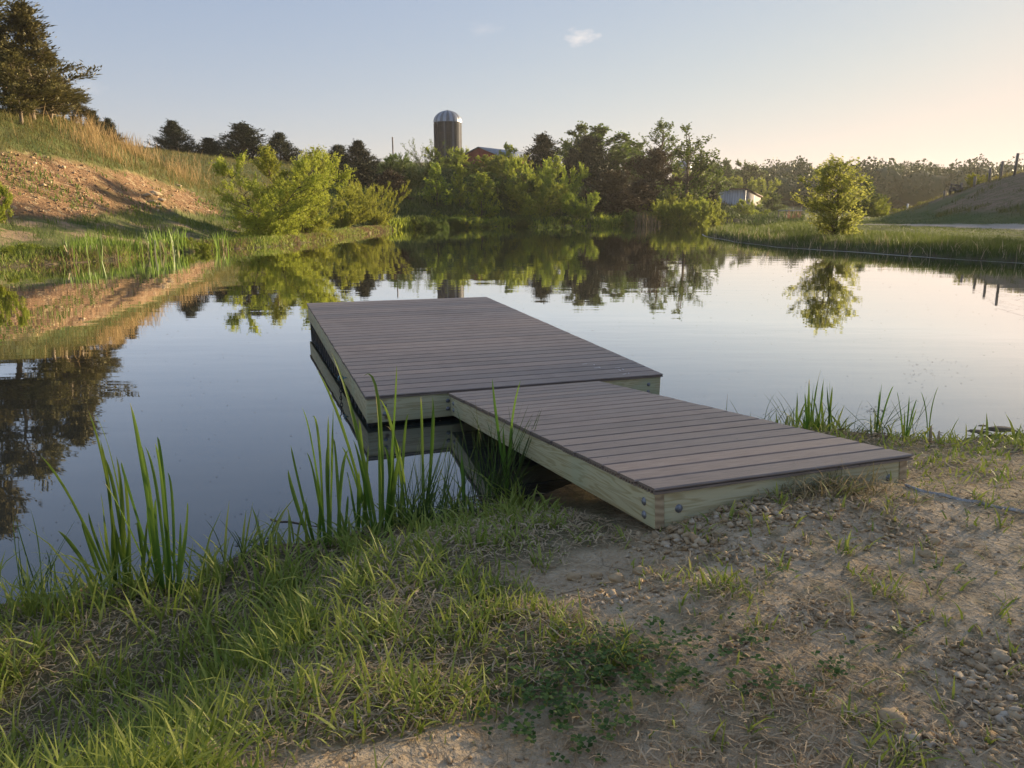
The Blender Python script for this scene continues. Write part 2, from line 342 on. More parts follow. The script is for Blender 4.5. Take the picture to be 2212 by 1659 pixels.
def scarp_mask(x, y, z):
    u, v = PX(x, np.maximum(y, .3), z); n = (fbm(x / 1.5, y / 1.5, 41) - .47) * 50
    vt = np.interp(u, [-400, 0, 100, 200, 300, 400, 450, 500], [300, 322, 336, 354, 373, 405, 427, 470]); vb = np.interp(u, [-400, 0, 200, 350, 480], [490, 482, 474, 458, 466])
    return sstep(0, 10, v - vt + n * .35) * sstep(0, 10, vb - v + n * .5) * sstep(22, 24, np.hypot(x, y)) * (np.hypot(x, y) < 55) * (x < 0) * (u < 500) * (y > 5)
def track_mask(x, y, z):
    u, v = PX(x, np.maximum(y, .3), z); n = (fbm(x / 1.2, y / 1.2, 43) - .47) * 5
    c = np.interp(u, [1750, 1900, 2000, 2212, 2600], [485.5, 485.5, 486.3, 490.5, 502]); h = np.interp(u, [1850, 1950, 2050, 2212, 2600], [.8, 1.3, 3.0, 6.5, 10])
    return sstep(-.6, .9, h - np.abs(v - c) + n * .25) * (x > 8) * (y > 20) * (y < 46)
# ground sheet: polar grid round the near bank, fine close by and coarse towards the horizon
th = np.r_[np.linspace(-math.pi, -R(44), 110)[:-1], np.linspace(-R(44), R(44), 640), np.linspace(R(44), math.pi, 110)[1:-1]]
rr = np.r_[.08, np.geomspace(.5, 1500, 470)]
TH, RR = np.meshgrid(th, rr); gx = RR * np.sin(TH); gy = RR * np.cos(TH); gz = H(gx, gy)
nr, nth = gx.shape; idx = np.arange(nr * nth).reshape(nr, nth)
q = np.stack([idx[:-1], np.roll(idx[:-1], -1, 1), np.roll(idx[1:], -1, 1), idx[1:]], -1).reshape(-1, 4)[:, ::-1]
m, t, o = mat('ground')
at = lambda n: N(t, 'ShaderNodeAttribute', attribute_name=n).outputs['Fac']
ov = objvec(t); n1 = noise(t, 2.2, 6, ov); n2 = noise(t, 14, 6, ov); n3 = noise(t, 75, 5, ov); n4 = noise(t, .45, 5, ov)
soil = mixc(t, ramp(t, n2, .3, .7), (.49, .345, .195), (.68, .51, .32)); soil = mixc(t, ramp(t, n3, .35, .75), soil, (.68, .55, .39)); soil = mixc(t, math_(t, 'MULTIPLY', ramp(t, n1, .45, .7), .55), soil, (.36, .24, .135))
vor = N(t, 'ShaderNodeTexVoronoi', {'Vector': N(t, 'ShaderNodeVectorMath', {0: ov, 1: N(t, 'ShaderNodeTexNoise', {'Scale': 9.0, 'Detail': 4.0}).outputs['Color']}, operation='MULTIPLY_ADD').outputs[0], 'Scale': 11.0}, feature='DISTANCE_TO_EDGE').outputs['Distance']
crack = math_(t, 'MULTIPLY', math_(t, 'SUBTRACT', 1, ramp(t, vor, .0, .022)), ramp(t, n1, .53, .62))
soil = mixc(t, math_(t, 'MULTIPLY', crack, .75), soil, (.12, .08, .05))
turf = mixc(t, ramp(t, n2, .35, .7), (.17, .13, .075), (.30, .23, .14)); turf = mixc(t, ramp(t, n3, .4, .7), turf, (.16, .16, .06))
fturf = mixc(t, ramp(t, n4, .35, .65), (.085, .105, .030), (.20, .17, .075)); fturf = mixc(t, ramp(t, n2, .35, .7), fturf, (.10, .14, .04)); fturf = mixc(t, math_(t, 'MULTIPLY', ramp(t, noise(t, .8, 5, ov), .48, .58), at('bench')), fturf, (.33, .24, .15))
sv = objvec(t, (1, 1, .6)); s1 = noise(t, 3.5, 7, sv, .7); s2 = N(t, 'ShaderNodeTexVoronoi', {'Vector': sv, 'Scale': 6.0}).outputs['Color']
s2v = N(t, 'ShaderNodeSeparateColor', {0: s2}).outputs[0]
scarp = mixc(t, ramp(t, s1, .3, .7), (.21, .115, .058), (.44, .275, .155)); scarp = mixc(t, ramp(t, s2v, .84, .89), scarp, (.50, .36, .21)); scarp = mixc(t, math_(t, 'MULTIPLY', ramp(t, n4, .5, .62), .5), scarp, (.19, .15, .055))
track = mixc(t, ramp(t, n2, .3, .7), (.44, .36, .28), (.62, .53, .43))
mound = mixc(t, ramp(t, n1, .42, .6), (.27, .185, .12), (.15, .14, .055)); mound = mixc(t, ramp(t, n2, .4, .7), mound, (.33, .23, .15))
mud = mixc(t, n2, (.10, .075, .05), (.17, .13, .09))
c = mixc(t, at('cover'), soil, turf); c = mixc(t, at('far'), c, fturf); c = mixc(t, at('mound'), c, mound); c = mixc(t, at('scarp'), c, scarp); c = mixc(t, at('track'), c, track); c = mixc(t, at('mud'), c, mud)
bm = N(t, 'ShaderNodeBump', {'Height': n3, 'Strength': .8, 'Distance': .016}); bm2 = N(t, 'ShaderNodeBump', {'Height': n2, 'Strength': .9, 'Distance': .05, 'Normal': bm.outputs[0]})
bm4 = N(t, 'ShaderNodeBump', {'Height': crack, 'Strength': .6, 'Distance': .01, 'Normal': bm2.outputs[0]}, invert=True)
bm3 = N(t, 'ShaderNodeBump', {'Height': math_(t, 'MULTIPLY', math_(t, 'ADD', s1, math_(t, 'MULTIPLY', s2v, .4)), at('scarp')), 'Strength': 1.0, 'Distance': .3, 'Normal': bm4.outputs[0]})
p = N(t, 'ShaderNodeBsdfPrincipled', {'Base Color': c, 'Roughness': .95, 'Specular IOR Level': .15, 'Normal': bm3.outputs[0]}); t.links.new(p.outputs[0], o.inputs[0])
b = MB(); b.add(np.stack([gx, gy, gz], -1), q); ground = b.build('ground', m, smooth=True); ground['kind'] = 'structure'
fx, fy, fz = gx.ravel(), gy.ravel(), gz.ravel(); fr = np.hypot(fx, fy); pu, pv = PX(fx, np.maximum(fy, .3), fz); fs = shore_dist(fx, fy)
infront = fy > .4
def attr(n, a): ground.data.attributes.new(n, 'FLOAT', 'POINT').data.foreach_set('value', np.asarray(a, np.float32))
cov = np.where(infront, near_cover(pu, pv), .4)
attr('cover', cov); attr('far', sstep(9, 16, fr)); attr('scarp', scarp_mask(fx, fy, fz)); attr('track', track_mask(fx, fy, fz))
attr('bench', (fx < 0) * (fs < 5.5) * (pu < 520) * (fr > 15)); moundm = sstep(1.0, 1.5, fz) * (fx > 12) * (fy < 70) * (fy > -5) * sstep(13, 17, fr) * (pu > 1850) ; attr('mound', moundm * np.clip((fbm(fx / 3, fy / 3, 55) - .3) * 5, .25, 1))
attr('mud', (1 - sstep(.02, np.where(fr > 12, .10, .34), fs + (fbm(fx / .3, fy / .3, 99) - .47) * .3)) * .9)

# ---------------------------------------------------------------- water
m, t, o = mat('pond_water'); ov = objvec(t)
r1 = noise(t, 1.1, 3, objvec(t, (.35, 1, 1)), .5); r2 = noise(t, 5.5, 2, objvec(t, (.3, 1, 1)), .5); pat = ramp(t, noise(t, .16, 2, ov), .38, .62)
hgt = math_(t, 'ADD', math_(t, 'MULTIPLY', r1, 1.0), math_(t, 'MULTIPLY', math_(t, 'MULTIPLY', r2, .16), pat))
bmp = N(t, 'ShaderNodeBump', {'Height': hgt, 'Strength': 1.0, 'Distance': .0032})
fz = N(t, 'ShaderNodeFresnel', {'IOR': 1.333, 'Normal': bmp.outputs[0]}).outputs[0]; fz = N(t, 'ShaderNodeMath', {0: math_(t, 'MULTIPLY', fz, 2.25), 1: .96}, operation='MINIMUM').outputs[0]
film = ramp(t, noise(t, .55, 5, objvec(t, (.5, 1, 1))), .52, .72); bc = mixc(t, math_(t, 'MULTIPLY', film, .5), (.040, .043, .036), (.075, .072, .058))
df = N(t, 'ShaderNodeBsdfDiffuse', {'Color': bc}); gl = N(t, 'ShaderNodeBsdfGlossy', {'Color': (1, 1, 1, 1), 'Roughness': .015, 'Normal': bmp.outputs[0]}); p = N(t, 'ShaderNodeMixShader', {0: fz, 1: df.outputs[0], 2: gl.outputs[0]}); t.links.new(p.outputs[0], o.inputs[0])
b = MB(); X, Y = np.meshgrid(np.linspace(-26, 40, 34), np.linspace(1, 100, 50)); ii = np.arange(X.size).reshape(X.shape)
b.add(np.stack([X, Y, 0 * X], -1), np.stack([ii[:-1, :-1], ii[:-1, 1:], ii[1:, 1:], ii[1:, :-1]], -1).reshape(-1, 4)); tag(b.build('water', m), kind='structure')

# ---------------------------------------------------------------- dock
def deckmat(name):
    m, t, o = mat(name); v = objvec(t, (2.2, 60, 60)); f = noise(t, 3.2, 6, v, .65); g = noise(t, 1.3, 4, objvec(t)); sp = noise(t, 46, 2, objvec(t))
    c = mixc(t, ramp(t, f, .32, .68), (.150, .105, .082), (.345, .275, .228)); c = mixc(t, math_(t, 'MULTIPLY', ramp(t, g, .4, .7), .35), c, (.30, .25, .21)); vs = N(t, 'ShaderNodeTexVoronoi', {'Vector': objvec(t), 'Scale': 17.0}).outputs['Distance']; c = mixc(t, math_(t, 'MULTIPLY', math_(t, 'SUBTRACT', 1, ramp(t, vs, .05, .09)), ramp(t, g, .46, .56)), c, (.045, .035, .03)); st = noise(t, .9, 6, objvec(t), .65); c = mixc(t, math_(t, 'MULTIPLY', ramp(t, st, .52, .70), .45), c, (.115, .085, .062))
    a = N(t, 'ShaderNodeAttribute', attribute_name='tint').outputs['Fac']
    c = N(t, 'ShaderNodeHueSaturation', {'Color': c, 'Saturation': math_(t, 'ADD', .9, math_(t, 'MULTIPLY', a, .2)), 'Value': math_(t, 'ADD', .80, math_(t, 'MULTIPLY', a, .34))}).outputs[0]
    b = N(t, 'ShaderNodeBump', {'Height': f, 'Strength': .5, 'Distance': .0015})
    p = N(t, 'ShaderNodeBsdfPrincipled', {'Base Color': c, 'Roughness': .52, 'Normal': b.outputs[0]}); t.links.new(p.outputs[0], o.inputs[0]); return m
def woodmat(name, along):              # pressure treated pine, greenish, grain along one axis
    m, t, o = mat(name); s = [14, 14, 14]; s[along] = 1.0
    v = objvec(t, s); wv = N(t, 'ShaderNodeTexNoise', {'Vector': v, 'Scale': 1.6, 'Detail': 2, 'Distortion': .6}).outputs['Fac']
    rings = math_(t, 'SINE', math_(t, 'MULTIPLY', wv, 46.)); f = noise(t, 5, 5, v, .6); g = noise(t, 2.4, 3, objvec(t))
    c = mixc(t, ramp(t, rings, -.2, 1), (.58, .53, .33), (.43, .36, .19)); c = mixc(t, math_(t, 'MULTIPLY', ramp(t, f, .4, .7), .35), c, (.64, .60, .42))
    c = mixc(t, math_(t, 'MULTIPLY', ramp(t, g, .5, .68), .4), c, (.40, .50, .34)); k = N(t, 'ShaderNodeTexVoronoi', {'Vector': objvec(t), 'Scale': 3.1}).outputs['Distance']
    c = mixc(t, math_(t, 'SUBTRACT', 1, ramp(t, k, .035, .075)), c, (.16, .10, .055))
    p = N(t, 'ShaderNodeBsdfPrincipled', {'Base Color': c, 'Roughness': .7}); t.links.new(N(t, 'ShaderNodeBump', {'Height': rings, 'Strength': .25, 'Distance': .001}).outputs[0], p.inputs['Normal'])
    t.links.new(p.outputs[0], o.inputs[0]); return m
M['deck'] = deckmat('composite_deck'); M['pine_y'] = woodmat('treated_pine_y', 1); M['pine_x'] = woodmat('treated_pine_x', 0)
m, t, o = mat('end_grain'); v = objvec(t, (1, 1, .5)); wv = N(t, 'ShaderNodeTexWave', {'Vector': v, 'Scale': 22, 'Distortion': 4, 'Detail': 1}, wave_type='RINGS').outputs['Fac']
p = N(t, 'ShaderNodeBsdfPrincipled', {'Base Color': mixc(t, wv, (.33, .24, .14), (.52, .41, .26)), 'Roughness': .8}); t.links.new(p.outputs[0], o.inputs[0]); M['endgrain'] = m
M['galv'] = plain('galvanised_steel', (.26, .27, .30), .58, .7, .3, 60)
M['float'] = plain('float_plastic', (.022, .020, .020), .5, 0, .4, 5); M['float_panel'] = plain('float_panel', (.085, .062, .05), .6, 0, .3, 9)
M['chain'] = plain('rusty_chain', (.06, .05, .045), .6, .5, .4, 60)
T_ = .024; RIM = .184
def deck_boards(name, W_, pitch, n, parent, seed):
    """composite boards lying across, slotted edges and channels under each board that show at the ends"""
    rg = random.Random(seed); bm_ = bmesh.new(); lay = bm_.verts.layers.float.new('tint'); wd = pitch - .0120
    pr = [(.005, 0), (wd - .005, 0), (wd, -.005), (wd, -.0085), (wd - .009, -.0095), (wd - .009, -.0135), (wd, -.0145), (wd, -T_)]
    ch = 5; cw = .0125; gap = (wd - .018) / ch
    for k in range(ch):
        xr = wd - .009 - gap * k - (gap - cw) / 2
        pr += [(xr, -T_), (xr, -T_ + .0125), (xr - cw, -T_ + .0125), (xr - cw, -T_)]
    pr += [(0, -T_), (0, -.0145), (.009, -.0135), (.009, -.0095), (0, -.0085), (0, -.005)]
    for i in range(n):
        tn = rg.random(); y0 = i * pitch; dx = rg.uniform(-.003, .003); dz = rg.uniform(-.0008, .0008)
        A = [bm_.verts.new((dx, y0 + a, b_ + dz)) for a, b_ in pr]; B_ = [bm_.verts.new((W_ + dx, y0 + a, b_ + dz)) for a, b_ in pr]
        for v_ in A + B_: v_[lay] = tn
        for k in range(len(pr)):
            j = (k + 1) % len(pr); bm_.faces.new((A[k], B_[k], B_[j], A[j]))
        bm_.faces.new(A); bm_.faces.new(B_[::-1])
    bmesh.ops.recalc_face_normals(bm_, faces=bm_.faces)
    me = bpy.data.meshes.new(name); bm_.to_mesh(me); bm_.free(); me.materials.append(M['deck']); ob = bpy.data.objects.new(name, me); COL.objects.link(ob); ob.parent = parent; return ob
def plank(name, lo, hi, mt, parent):
    b = MB(); lo = np.array(lo); hi = np.array(hi); b.box((lo + hi) / 2, *(hi - lo)); return bevel(b.build(name, mt, parent), .003)
def bolt(p, axis, parent):             # domed carriage bolt head on a side facing -x or -y
    b = MB(); a = np.linspace(0, math.pi / 2, 6); prof = [(.0165, 0), (.0165, .0015), (.013, .002)] + [(.013 * math.cos(x), .002 + .007 * math.sin(x)) for x in a[1:]]
    b.lathe(prof, sides=16); ob = b.build('bolt', M['galv'], parent, True); ob.location = p
    ob.rotation_euler = {'-x': (0, R(-90), 0), '-y': (R(90), 0, 0)}[axis]; return ob
def eul(yaw, px, py): return (Matrix.Rotation(yaw, 3, 'Z') @ Matrix.Rotation(px, 3, 'X') @ Matrix.Rotation(py, 3, 'Y')).to_euler()
PW, PL, NB = 2.4556, 4.8606, 33
plat = empty('floating_platform', (-1.0630, 5.3670, .2456), 0, 'large floating platform of dark brown composite boards, end of the dock out on the water', 'dock'); plat.rotation_euler = eul(R(19.46), R(1.31), R(.27))
deck_boards('deck', PW, PL / NB, NB, plat, 3)
z0, z1 = -T_ - .001, -T_ - RIM
for x in (.012, PW - .050): plank('side_board', (x, .055, z1), (x + .038, PL - .055, z0), M['pine_y'], plat)
for y in (.016, PL - .054): plank('end_board', (.010, y, z1 - .002), (PW - .010, y + .038, z0), M['pine_x'], plat)
for y in (1.2, 2.4, 3.6): plank('joist', (.055, y, z1 + .01), (PW - .055, y + .038, z0 - .002), M['pine_x'], plat)
for x in (.14, .62, PW - .12):
    for z in (-.085, -.148): bolt((x, .016, z), '-y', plat)
def pontoon(y0, y1, x0, x1):
    b = MB(); b.box(((x0 + x1) / 2, (y0 + y1) / 2, -.40), x1 - x0, y1 - y0, .38); f = bevel(b.build('pontoon', M['float'], plat), .03, 3)
    if x0 > 1: return
    n = 5
    for k in range(n + 1):
        y = y0 + .04 + (y1 - y0 - .08) * k / n; rb = MB(); rb.box((x0 - .006, y, -.375), .03, .035, .30); bevel(rb.build('rib', M['float'], f), .008)
    for k in range(n):
        y = y0 + .04 + (y1 - y0 - .08) * (k + .5) / n; pb = MB(); pb.box((x0 - .001, y, -.385), .012, (y1 - y0 - .08) / n - .07, .24); pb.build('panel', M['float_panel'], f)
for k in range(4):
    pontoon(.10 + k * 1.19, 1.22 + k * 1.19, .045, .60); pontoon(.10 + k * 1.19, 1.22 + k * 1.19, PW - .60, PW - .045)
b = MB(); a = np.linspace(0, 2 * math.pi, 13)
b.tube([(-.001, 1.02, -.10), (-.03, 1.02, -.10)], .006, 8); b.tube(np.c_[-.05 + .022 * np.cos(a), 1.02 + .0 * a, -.10 + .022 * np.sin(a)], .005, 6); eye = b.build('eye_bolt', plain('blue_steel', (.16, .30, .36), .5, .3), plat, True)
for k in range(8):
    b = MB(); c = np.array((-.052 - .002 * k, 1.02 - .006 * k, -.138 - .034 * k)); s_ = np.stack([.010 * np.cos(a), 0 * a, .022 * np.sin(a)], -1)
    if k % 2: s_ = s_[:, [1, 0, 2]]
    b.tube(s_ + c, .0042, 6); b.build('chain_link', M['chain'], plat, True)
chalk = plain('chalk', (.62, .60, .60), .9)
for (x, y, l, an) in [(2.02, .36, .05, .2), (2.05, .36, .04, 1.4), (2.17, .22, .05, 1.5), (2.21, .24, .05, 1.4), (2.19, .30, .05, .1), (1.98, .52, .05, .1), (2.05, .47, .03, 1.3), (2.14, .08, .05, .5), (2.19, .10, .03, 1.2)]:
    e = np.array((math.cos(an), math.sin(an), 0)) * l / 2; n_v = np.array((-math.sin(an), math.cos(an), 0)) * .004; c = np.array((x, y, .0020))
    sb = MB(); sb.add([c - e - n_v, c + e - n_v, c + e + n_v, c - e + n_v], [(0, 1, 2, 3)]); sb.build('chalk_mark', chalk, plat)

RW, RL, RN = 1.2363, 3.0679, 21; RRIM = .140
gang = empty('dock_ramp', (.5272, 2.6700, .5691), 0, 'narrow brown boarded ramp sloping from the stony bank down to the platform', 'ramp'); gang.rotation_euler = eul(R(19.26), R(-6.35), R(.05))
deck_boards('deck', RW, RL / RN, RN, gang, 8)
z1 = -T_ - RRIM
for x in (.012, RW - .050):
    plank('side_board', (x, .018, z1), (x + .038, RL - .018, z0), M['pine_y'], gang)
    plank('end_grain', (x - .0005, .0155, z1 + .0015), (x + .0385, .0178, z0 - .0015), M['endgrain'], gang)
for y in (.0185, RL - .056): plank('end_board', (.0515, y, z1 + .001), (RW - .0515, y + .036, z0 - .001), M['pine_x'], gang)
for y in (.8, 1.6, 2.35): plank('joist', (.052, y, z1 + .012), (RW - .052, y + .036, z0 - .002), M['pine_x'], gang)
for y, z in ((.10, -.075), (.10, -.128), (RL - .1, -.07), (RL - .1, -.12)): bolt((.012, y, z), '-x', gang)
for x in (.115, RW - .105): bolt((x, .0185, -.095), '-y', gang)

# ---------------------------------------------------------------- blades (grass, reeds, cattail leaves)
def unit(v): return v / (np.linalg.norm(v, axis=-1, keepdims=True) + 1e-9)
def blades(b, P, hgt, wid, lean, bend, segs=3, tint=None, g=rng, tipw=.06, tipt=0., az=None, face=None):
    """ribbon blades rooted at P; lean = sideways run as a share of height, bend = how much of it comes late"""
    n = len(P)
    if n == 0: return
    P = np.asarray(P, float); hgt = np.broadcast_to(hgt, n); wid = np.broadcast_to(wid, n); lean = np.broadcast_to(lean, n); bend = np.broadcast_to(bend, n)
    a = g.uniform(0, 2 * math.pi, n) if az is None else az
    D = np.stack([np.cos(a), np.sin(a), 0 * a], -1); fa = g.uniform(0, 2 * math.pi, n) if face is None else face
    W_ = np.stack([np.cos(fa), np.sin(fa), 0 * fa], -1); W_ = W_ - (W_ * D).sum(-1, keepdims=True) * D * .6; W_ = unit(W_ + 1e-4)
    t = np.linspace(0, 1, segs + 1); prof = np.interp(t, [0, .35, .75, 1], [.75, 1, .62, tipw])
    run = (t[None] * (1 - bend[:, None]) + t[None] ** 2 * bend[:, None]) * lean[:, None]
    up = t[None] * np.sqrt(np.maximum(1 - (lean[:, None] * t[None] * .72) ** 2, .05))
    C = P[:, None] + hgt[:, None, None] * (D[:, None] * run[..., None] + np.array((0, 0, 1.)) * up[..., None])
    off = W_[:, None] * (wid[:, None, None] * prof[None, :, None] * .5)
    V = np.stack([C - off, C + off], 2).reshape(n, -1, 3)
    k = np.arange(segs) * 2; q = np.stack([k, k + 1, k + 3, k + 2], -1)
    q = (q[None] + (np.arange(n) * (segs + 1) * 2)[:, None, None]).reshape(-1, 4)
    tn = g.random(n) * .85 if tint is None else np.broadcast_to(tint, n)
    tn = np.repeat(tn[:, None], (segs + 1) * 2, 1); tn = np.minimum(tn + tipt * np.repeat(t ** 4, 2)[None], 1)
    b.add(V.reshape(-1, 3), q, None, tn.ravel())
def blade_to(b, base, tip, wid, via=None, twist=None, tint=.4, tipt=.3, g=rng, segs=9):
    """one long leaf from base to tip, through an optional bend point"""
    base, tip = np.array(base), np.array(tip); t = np.linspace(0, 1, segs + 1)[:, None]
    if via is None: via = (base + tip) / 2 + np.array((g.normal(0, .015), g.normal(0, .015), .02))
    ctl = 2 * np.array(via) - (base + tip) / 2
    C = (1 - t) ** 2 * base + 2 * t * (1 - t) * ctl + t * t * tip
    tw = twist if twist is not None else g.uniform(-1.3, 1.3); a0 = g.uniform(-.5, .5) if twist is None else g.uniform(-1.4, 1.4); ang = a0 + tw * t[:, 0] + np.sin(t[:, 0] * 9 + a0 * 5) * .22
    W_ = np.stack([np.cos(ang), np.sin(ang), 0 * ang], -1); pr = np.interp(t[:, 0], [0, .2, .6, .88, 1], [.7, .9, 1, .55, .03])[:, None] * wid * .5
    dep = np.cross(unit(np.gradient(C, axis=0)), W_) * pr * .35
    V = np.stack([C - W_ * pr, C + dep, C + W_ * pr], 1).reshape(-1, 3); q = []
    for i in range(segs): q += [(3*i, 3*i+1, 3*i+4, 3*i+3), (3*i+1, 3*i+2, 3*i+5, 3*i+4)]
    b.add(V, q, None, np.minimum(tint + tipt * np.repeat(t[:, 0] ** 3, 3), 1))

# ---------------------------------------------------------------- woody plants
def bez(p0, p1, p2, n):
    t = np.linspace(0, 1, n)[:, None]; return (1 - t) ** 2 * p0 + 2 * t * (1 - t) * p1 + t * t * p2
def leafcards(b, Cn, dirs, ln, wd, tint, g, flat=None):
    """diamond leaves: centre, pointing direction, length, width"""
    n = len(Cn); dirs = unit(dirs); r = unit(g.normal(0, 1, (n, 3))) if flat is None else flat
    s = unit(np.cross(dirs, r)); nn = np.cross(s, dirs); ln = np.broadcast_to(ln, n)[:, None]; wd = np.broadcast_to(wd, n)[:, None]
    V = np.stack([Cn - dirs * ln * .5, Cn - s * wd * .5 + dirs * ln * .05 + nn * wd * .12, Cn + dirs * ln * .5, Cn + s * wd * .5 + dirs * ln * .05 + nn * wd * .12], 1)
    b.add(V.reshape(-1, 3), np.arange(4 * n).reshape(-1, 4), None, np.repeat(np.broadcast_to(tint, n), 4))
def plant(name, mtrunk, mleaf, seed, h=1., w=.5, clear=.15, nb=40, twigs=8, leaves=8, ll=.05, lw=.03, tr=.02, up=.5, shape='round', stems=1, spread=.1, droop=0., twl=.16, jit=.5, trunk_top=.85, inner=.25, lean=0., taperleaf=False, gaps=0.):
    """unit-height tree or shrub: trunk(s), limbs, twigs and leaf faces along the twigs. returns the Empty with trunk and crown"""
    g = np.random.default_rng(seed); tb = MB(); lb = MB(); root = empty(name)
    def env(t):
        if shape == 'cone': return np.interp(t, [0, .08, .3, .6, 1], [.9, 1, .82, .46, .05])
        if shape == 'round': return np.interp(t, [0, .2, .5, .8, 1], [.55, .92, 1, .78, .25])
        if shape == 'top': return np.interp(t, [0, .3, .65, .9, 1], [.25, .65, 1, .75, .3])
        if shape == 'column': return np.interp(t, [0, .15, .6, .9, 1], [.6, 1, .9, .5, .12])
        if shape == 'fan': return np.interp(t, [0, .2, .6, .85, 1], [.5, .8, 1, .85, .4])
        if shape == 'dome': return np.interp(t, [0, .1, .4, .75, 1], [.95, 1, .95, .7, .2])
    paths = []
    for k in range(stems):
        a = g.uniform(0, 2 * math.pi) if stems > 1 else 0; sp = spread * g.uniform(.4, 1) if stems > 1 else 0
        top = np.array((math.cos(a) * sp * w * 1.6 + lean, math.sin(a) * sp * w * 1.6, h * trunk_top * (g.uniform(.75, 1) if stems > 1 else 1)))
        p = bez(np.array((math.cos(a) * tr * (stems > 1), math.sin(a) * tr * (stems > 1), -.02)), np.array((math.cos(a) * sp * w * .4 + lean * .2, math.sin(a) * sp * w * .4, h * .4)), top, 9)
        p[1:-1] += g.normal(0, .008, (7, 3)); paths.append(p); tb.tube(p, np.linspace(tr, tr * .18, 9) * (1 if stems == 1 else .7), 6)
    zc = clear * h; cen = [];
    holes = [(g.uniform(zc, h), g.uniform(0, 6.28), g.uniform(.10, .2)) for _ in range(int(gaps))]
    for i in range(nb):
        t = (i + g.random()) / nb; t = t ** .9; z = zc + (h - zc) * t; a = g.uniform(0, 2 * math.pi) if shape != 'fan' else g.uniform(0, 2 * math.pi)
        r = w * .5 * env(t) * (1 - inner + inner * g.random()) * (1 + g.normal(0, .16 * jit)); P = paths[i % len(paths)]
        ax = np.array([np.interp(z, P[:, 2], P[:, j]) for j in (0, 1)]) if z < P[-1, 2] else P[-1, :2]
        if any(abs(z - hz) < hr * h and abs((a - ha + 3.14) % 6.28 - 3.14) < hr * 4 for hz, ha, hr in holes): continue
        tip = np.array((ax[0] + math.cos(a) * r, ax[1] + math.sin(a) * r, z + g.normal(0, .02)))
        zs = max(zc * .5, min(z - up * r - g.uniform(0, .08) * h, P[-1, 2])); st = np.array([np.interp(zs, P[:, 2], P[:, j]) for j in (0, 1, 2)])
        mid = (st + tip) / 2 + np.array((math.cos(a) * r * .18, math.sin(a) * r * .18, -.10 * r * up + droop * r)) + g.normal(0, .02, 3)
        B = bez(st, mid, tip, 7); L = np.linalg.norm(tip - st); tb.tube(B, np.linspace(tr * .35, tr * .06, 7) * min(1.2, .5 + L / w), 4, cap=False)
        # twigs along the outer part of the limb
        m_ = max(2, int(twigs * (.5 + L / w))); s = g.uniform(.30, 1, m_); Q = np.stack([np.interp(s, np.linspace(0, 1, 7), B[:, j]) for j in range(3)], -1)
        dv = unit(tip - st)[None] * .7 + unit(g.normal(0, 1, (m_, 3))) * .8 + np.array((0, 0, up * .9 - droop)); dv = unit(dv); l_ = twl * h * g.uniform(.4, 1.0, m_) * (.45 + .55 * (1 - .5 * t))
        E_ = Q + dv * l_[:, None] + np.array((0, 0, -droop * .4)) * l_[:, None]
        for k in range(0, m_, 2): tb.tube(np.stack([Q[k], (Q[k] + E_[k]) / 2, E_[k]]), [tr * .07, tr * .05, tr * .02], 3, cap=False)
        f = g.uniform(.1, 1.08, (m_, leaves)); Cn = (Q[:, None] * (1 - f[..., None]) + E_[:, None] * f[..., None]).reshape(-1, 3) + g.normal(0, ll * .35, (m_ * leaves, 3))
        dd = np.repeat(dv, leaves, 0); dl = dd * (1.0 if taperleaf else .5) + unit(g.normal(0, 1, dd.shape)) * (.4 if taperleaf else .9)
        tint = np.clip(np.repeat(g.normal(.45, .2, m_), leaves) + g.normal(0, .13, m_ * leaves) , 0, .89)
        lb_l = ll * g.uniform(.6, 1.25, m_ * leaves); leafcards(lb, Cn, dl, lb_l, lb_l * lw / ll, tint, g)
    tk = tb.build('trunk', mtrunk, root, True); cr = lb.build('crown', mleaf, root); return root
_used = set()
def put(proto, p, height, width=None, rz=None, label=None, cat=None, group=None, protow=None, sink=.03):
    """stand a plant at p with a given height and crown width; the first use takes the prototype itself"""
    o = proto if proto.name not in _used else copy_tree(proto); _used.add(proto.name)
    sx = (width / protow) if width else height
    o.location = (p[0], p[1], p[2] - sink * height); o.scale = (sx, sx, height); o.rotation_euler = (0, 0, rng.uniform(0, 6.28) if rz is None else rz)
    return tag(o, label, cat, group)
def spot(u, d, vtop, wpx, vbase=None):
    """ground point, height and width in metres of something seen at column u, d metres ahead, reaching up to photo row vtop"""
    p = GP(u, d); top = DP(u, vtop, d).z; return p, top - p.z, wpx / F * d

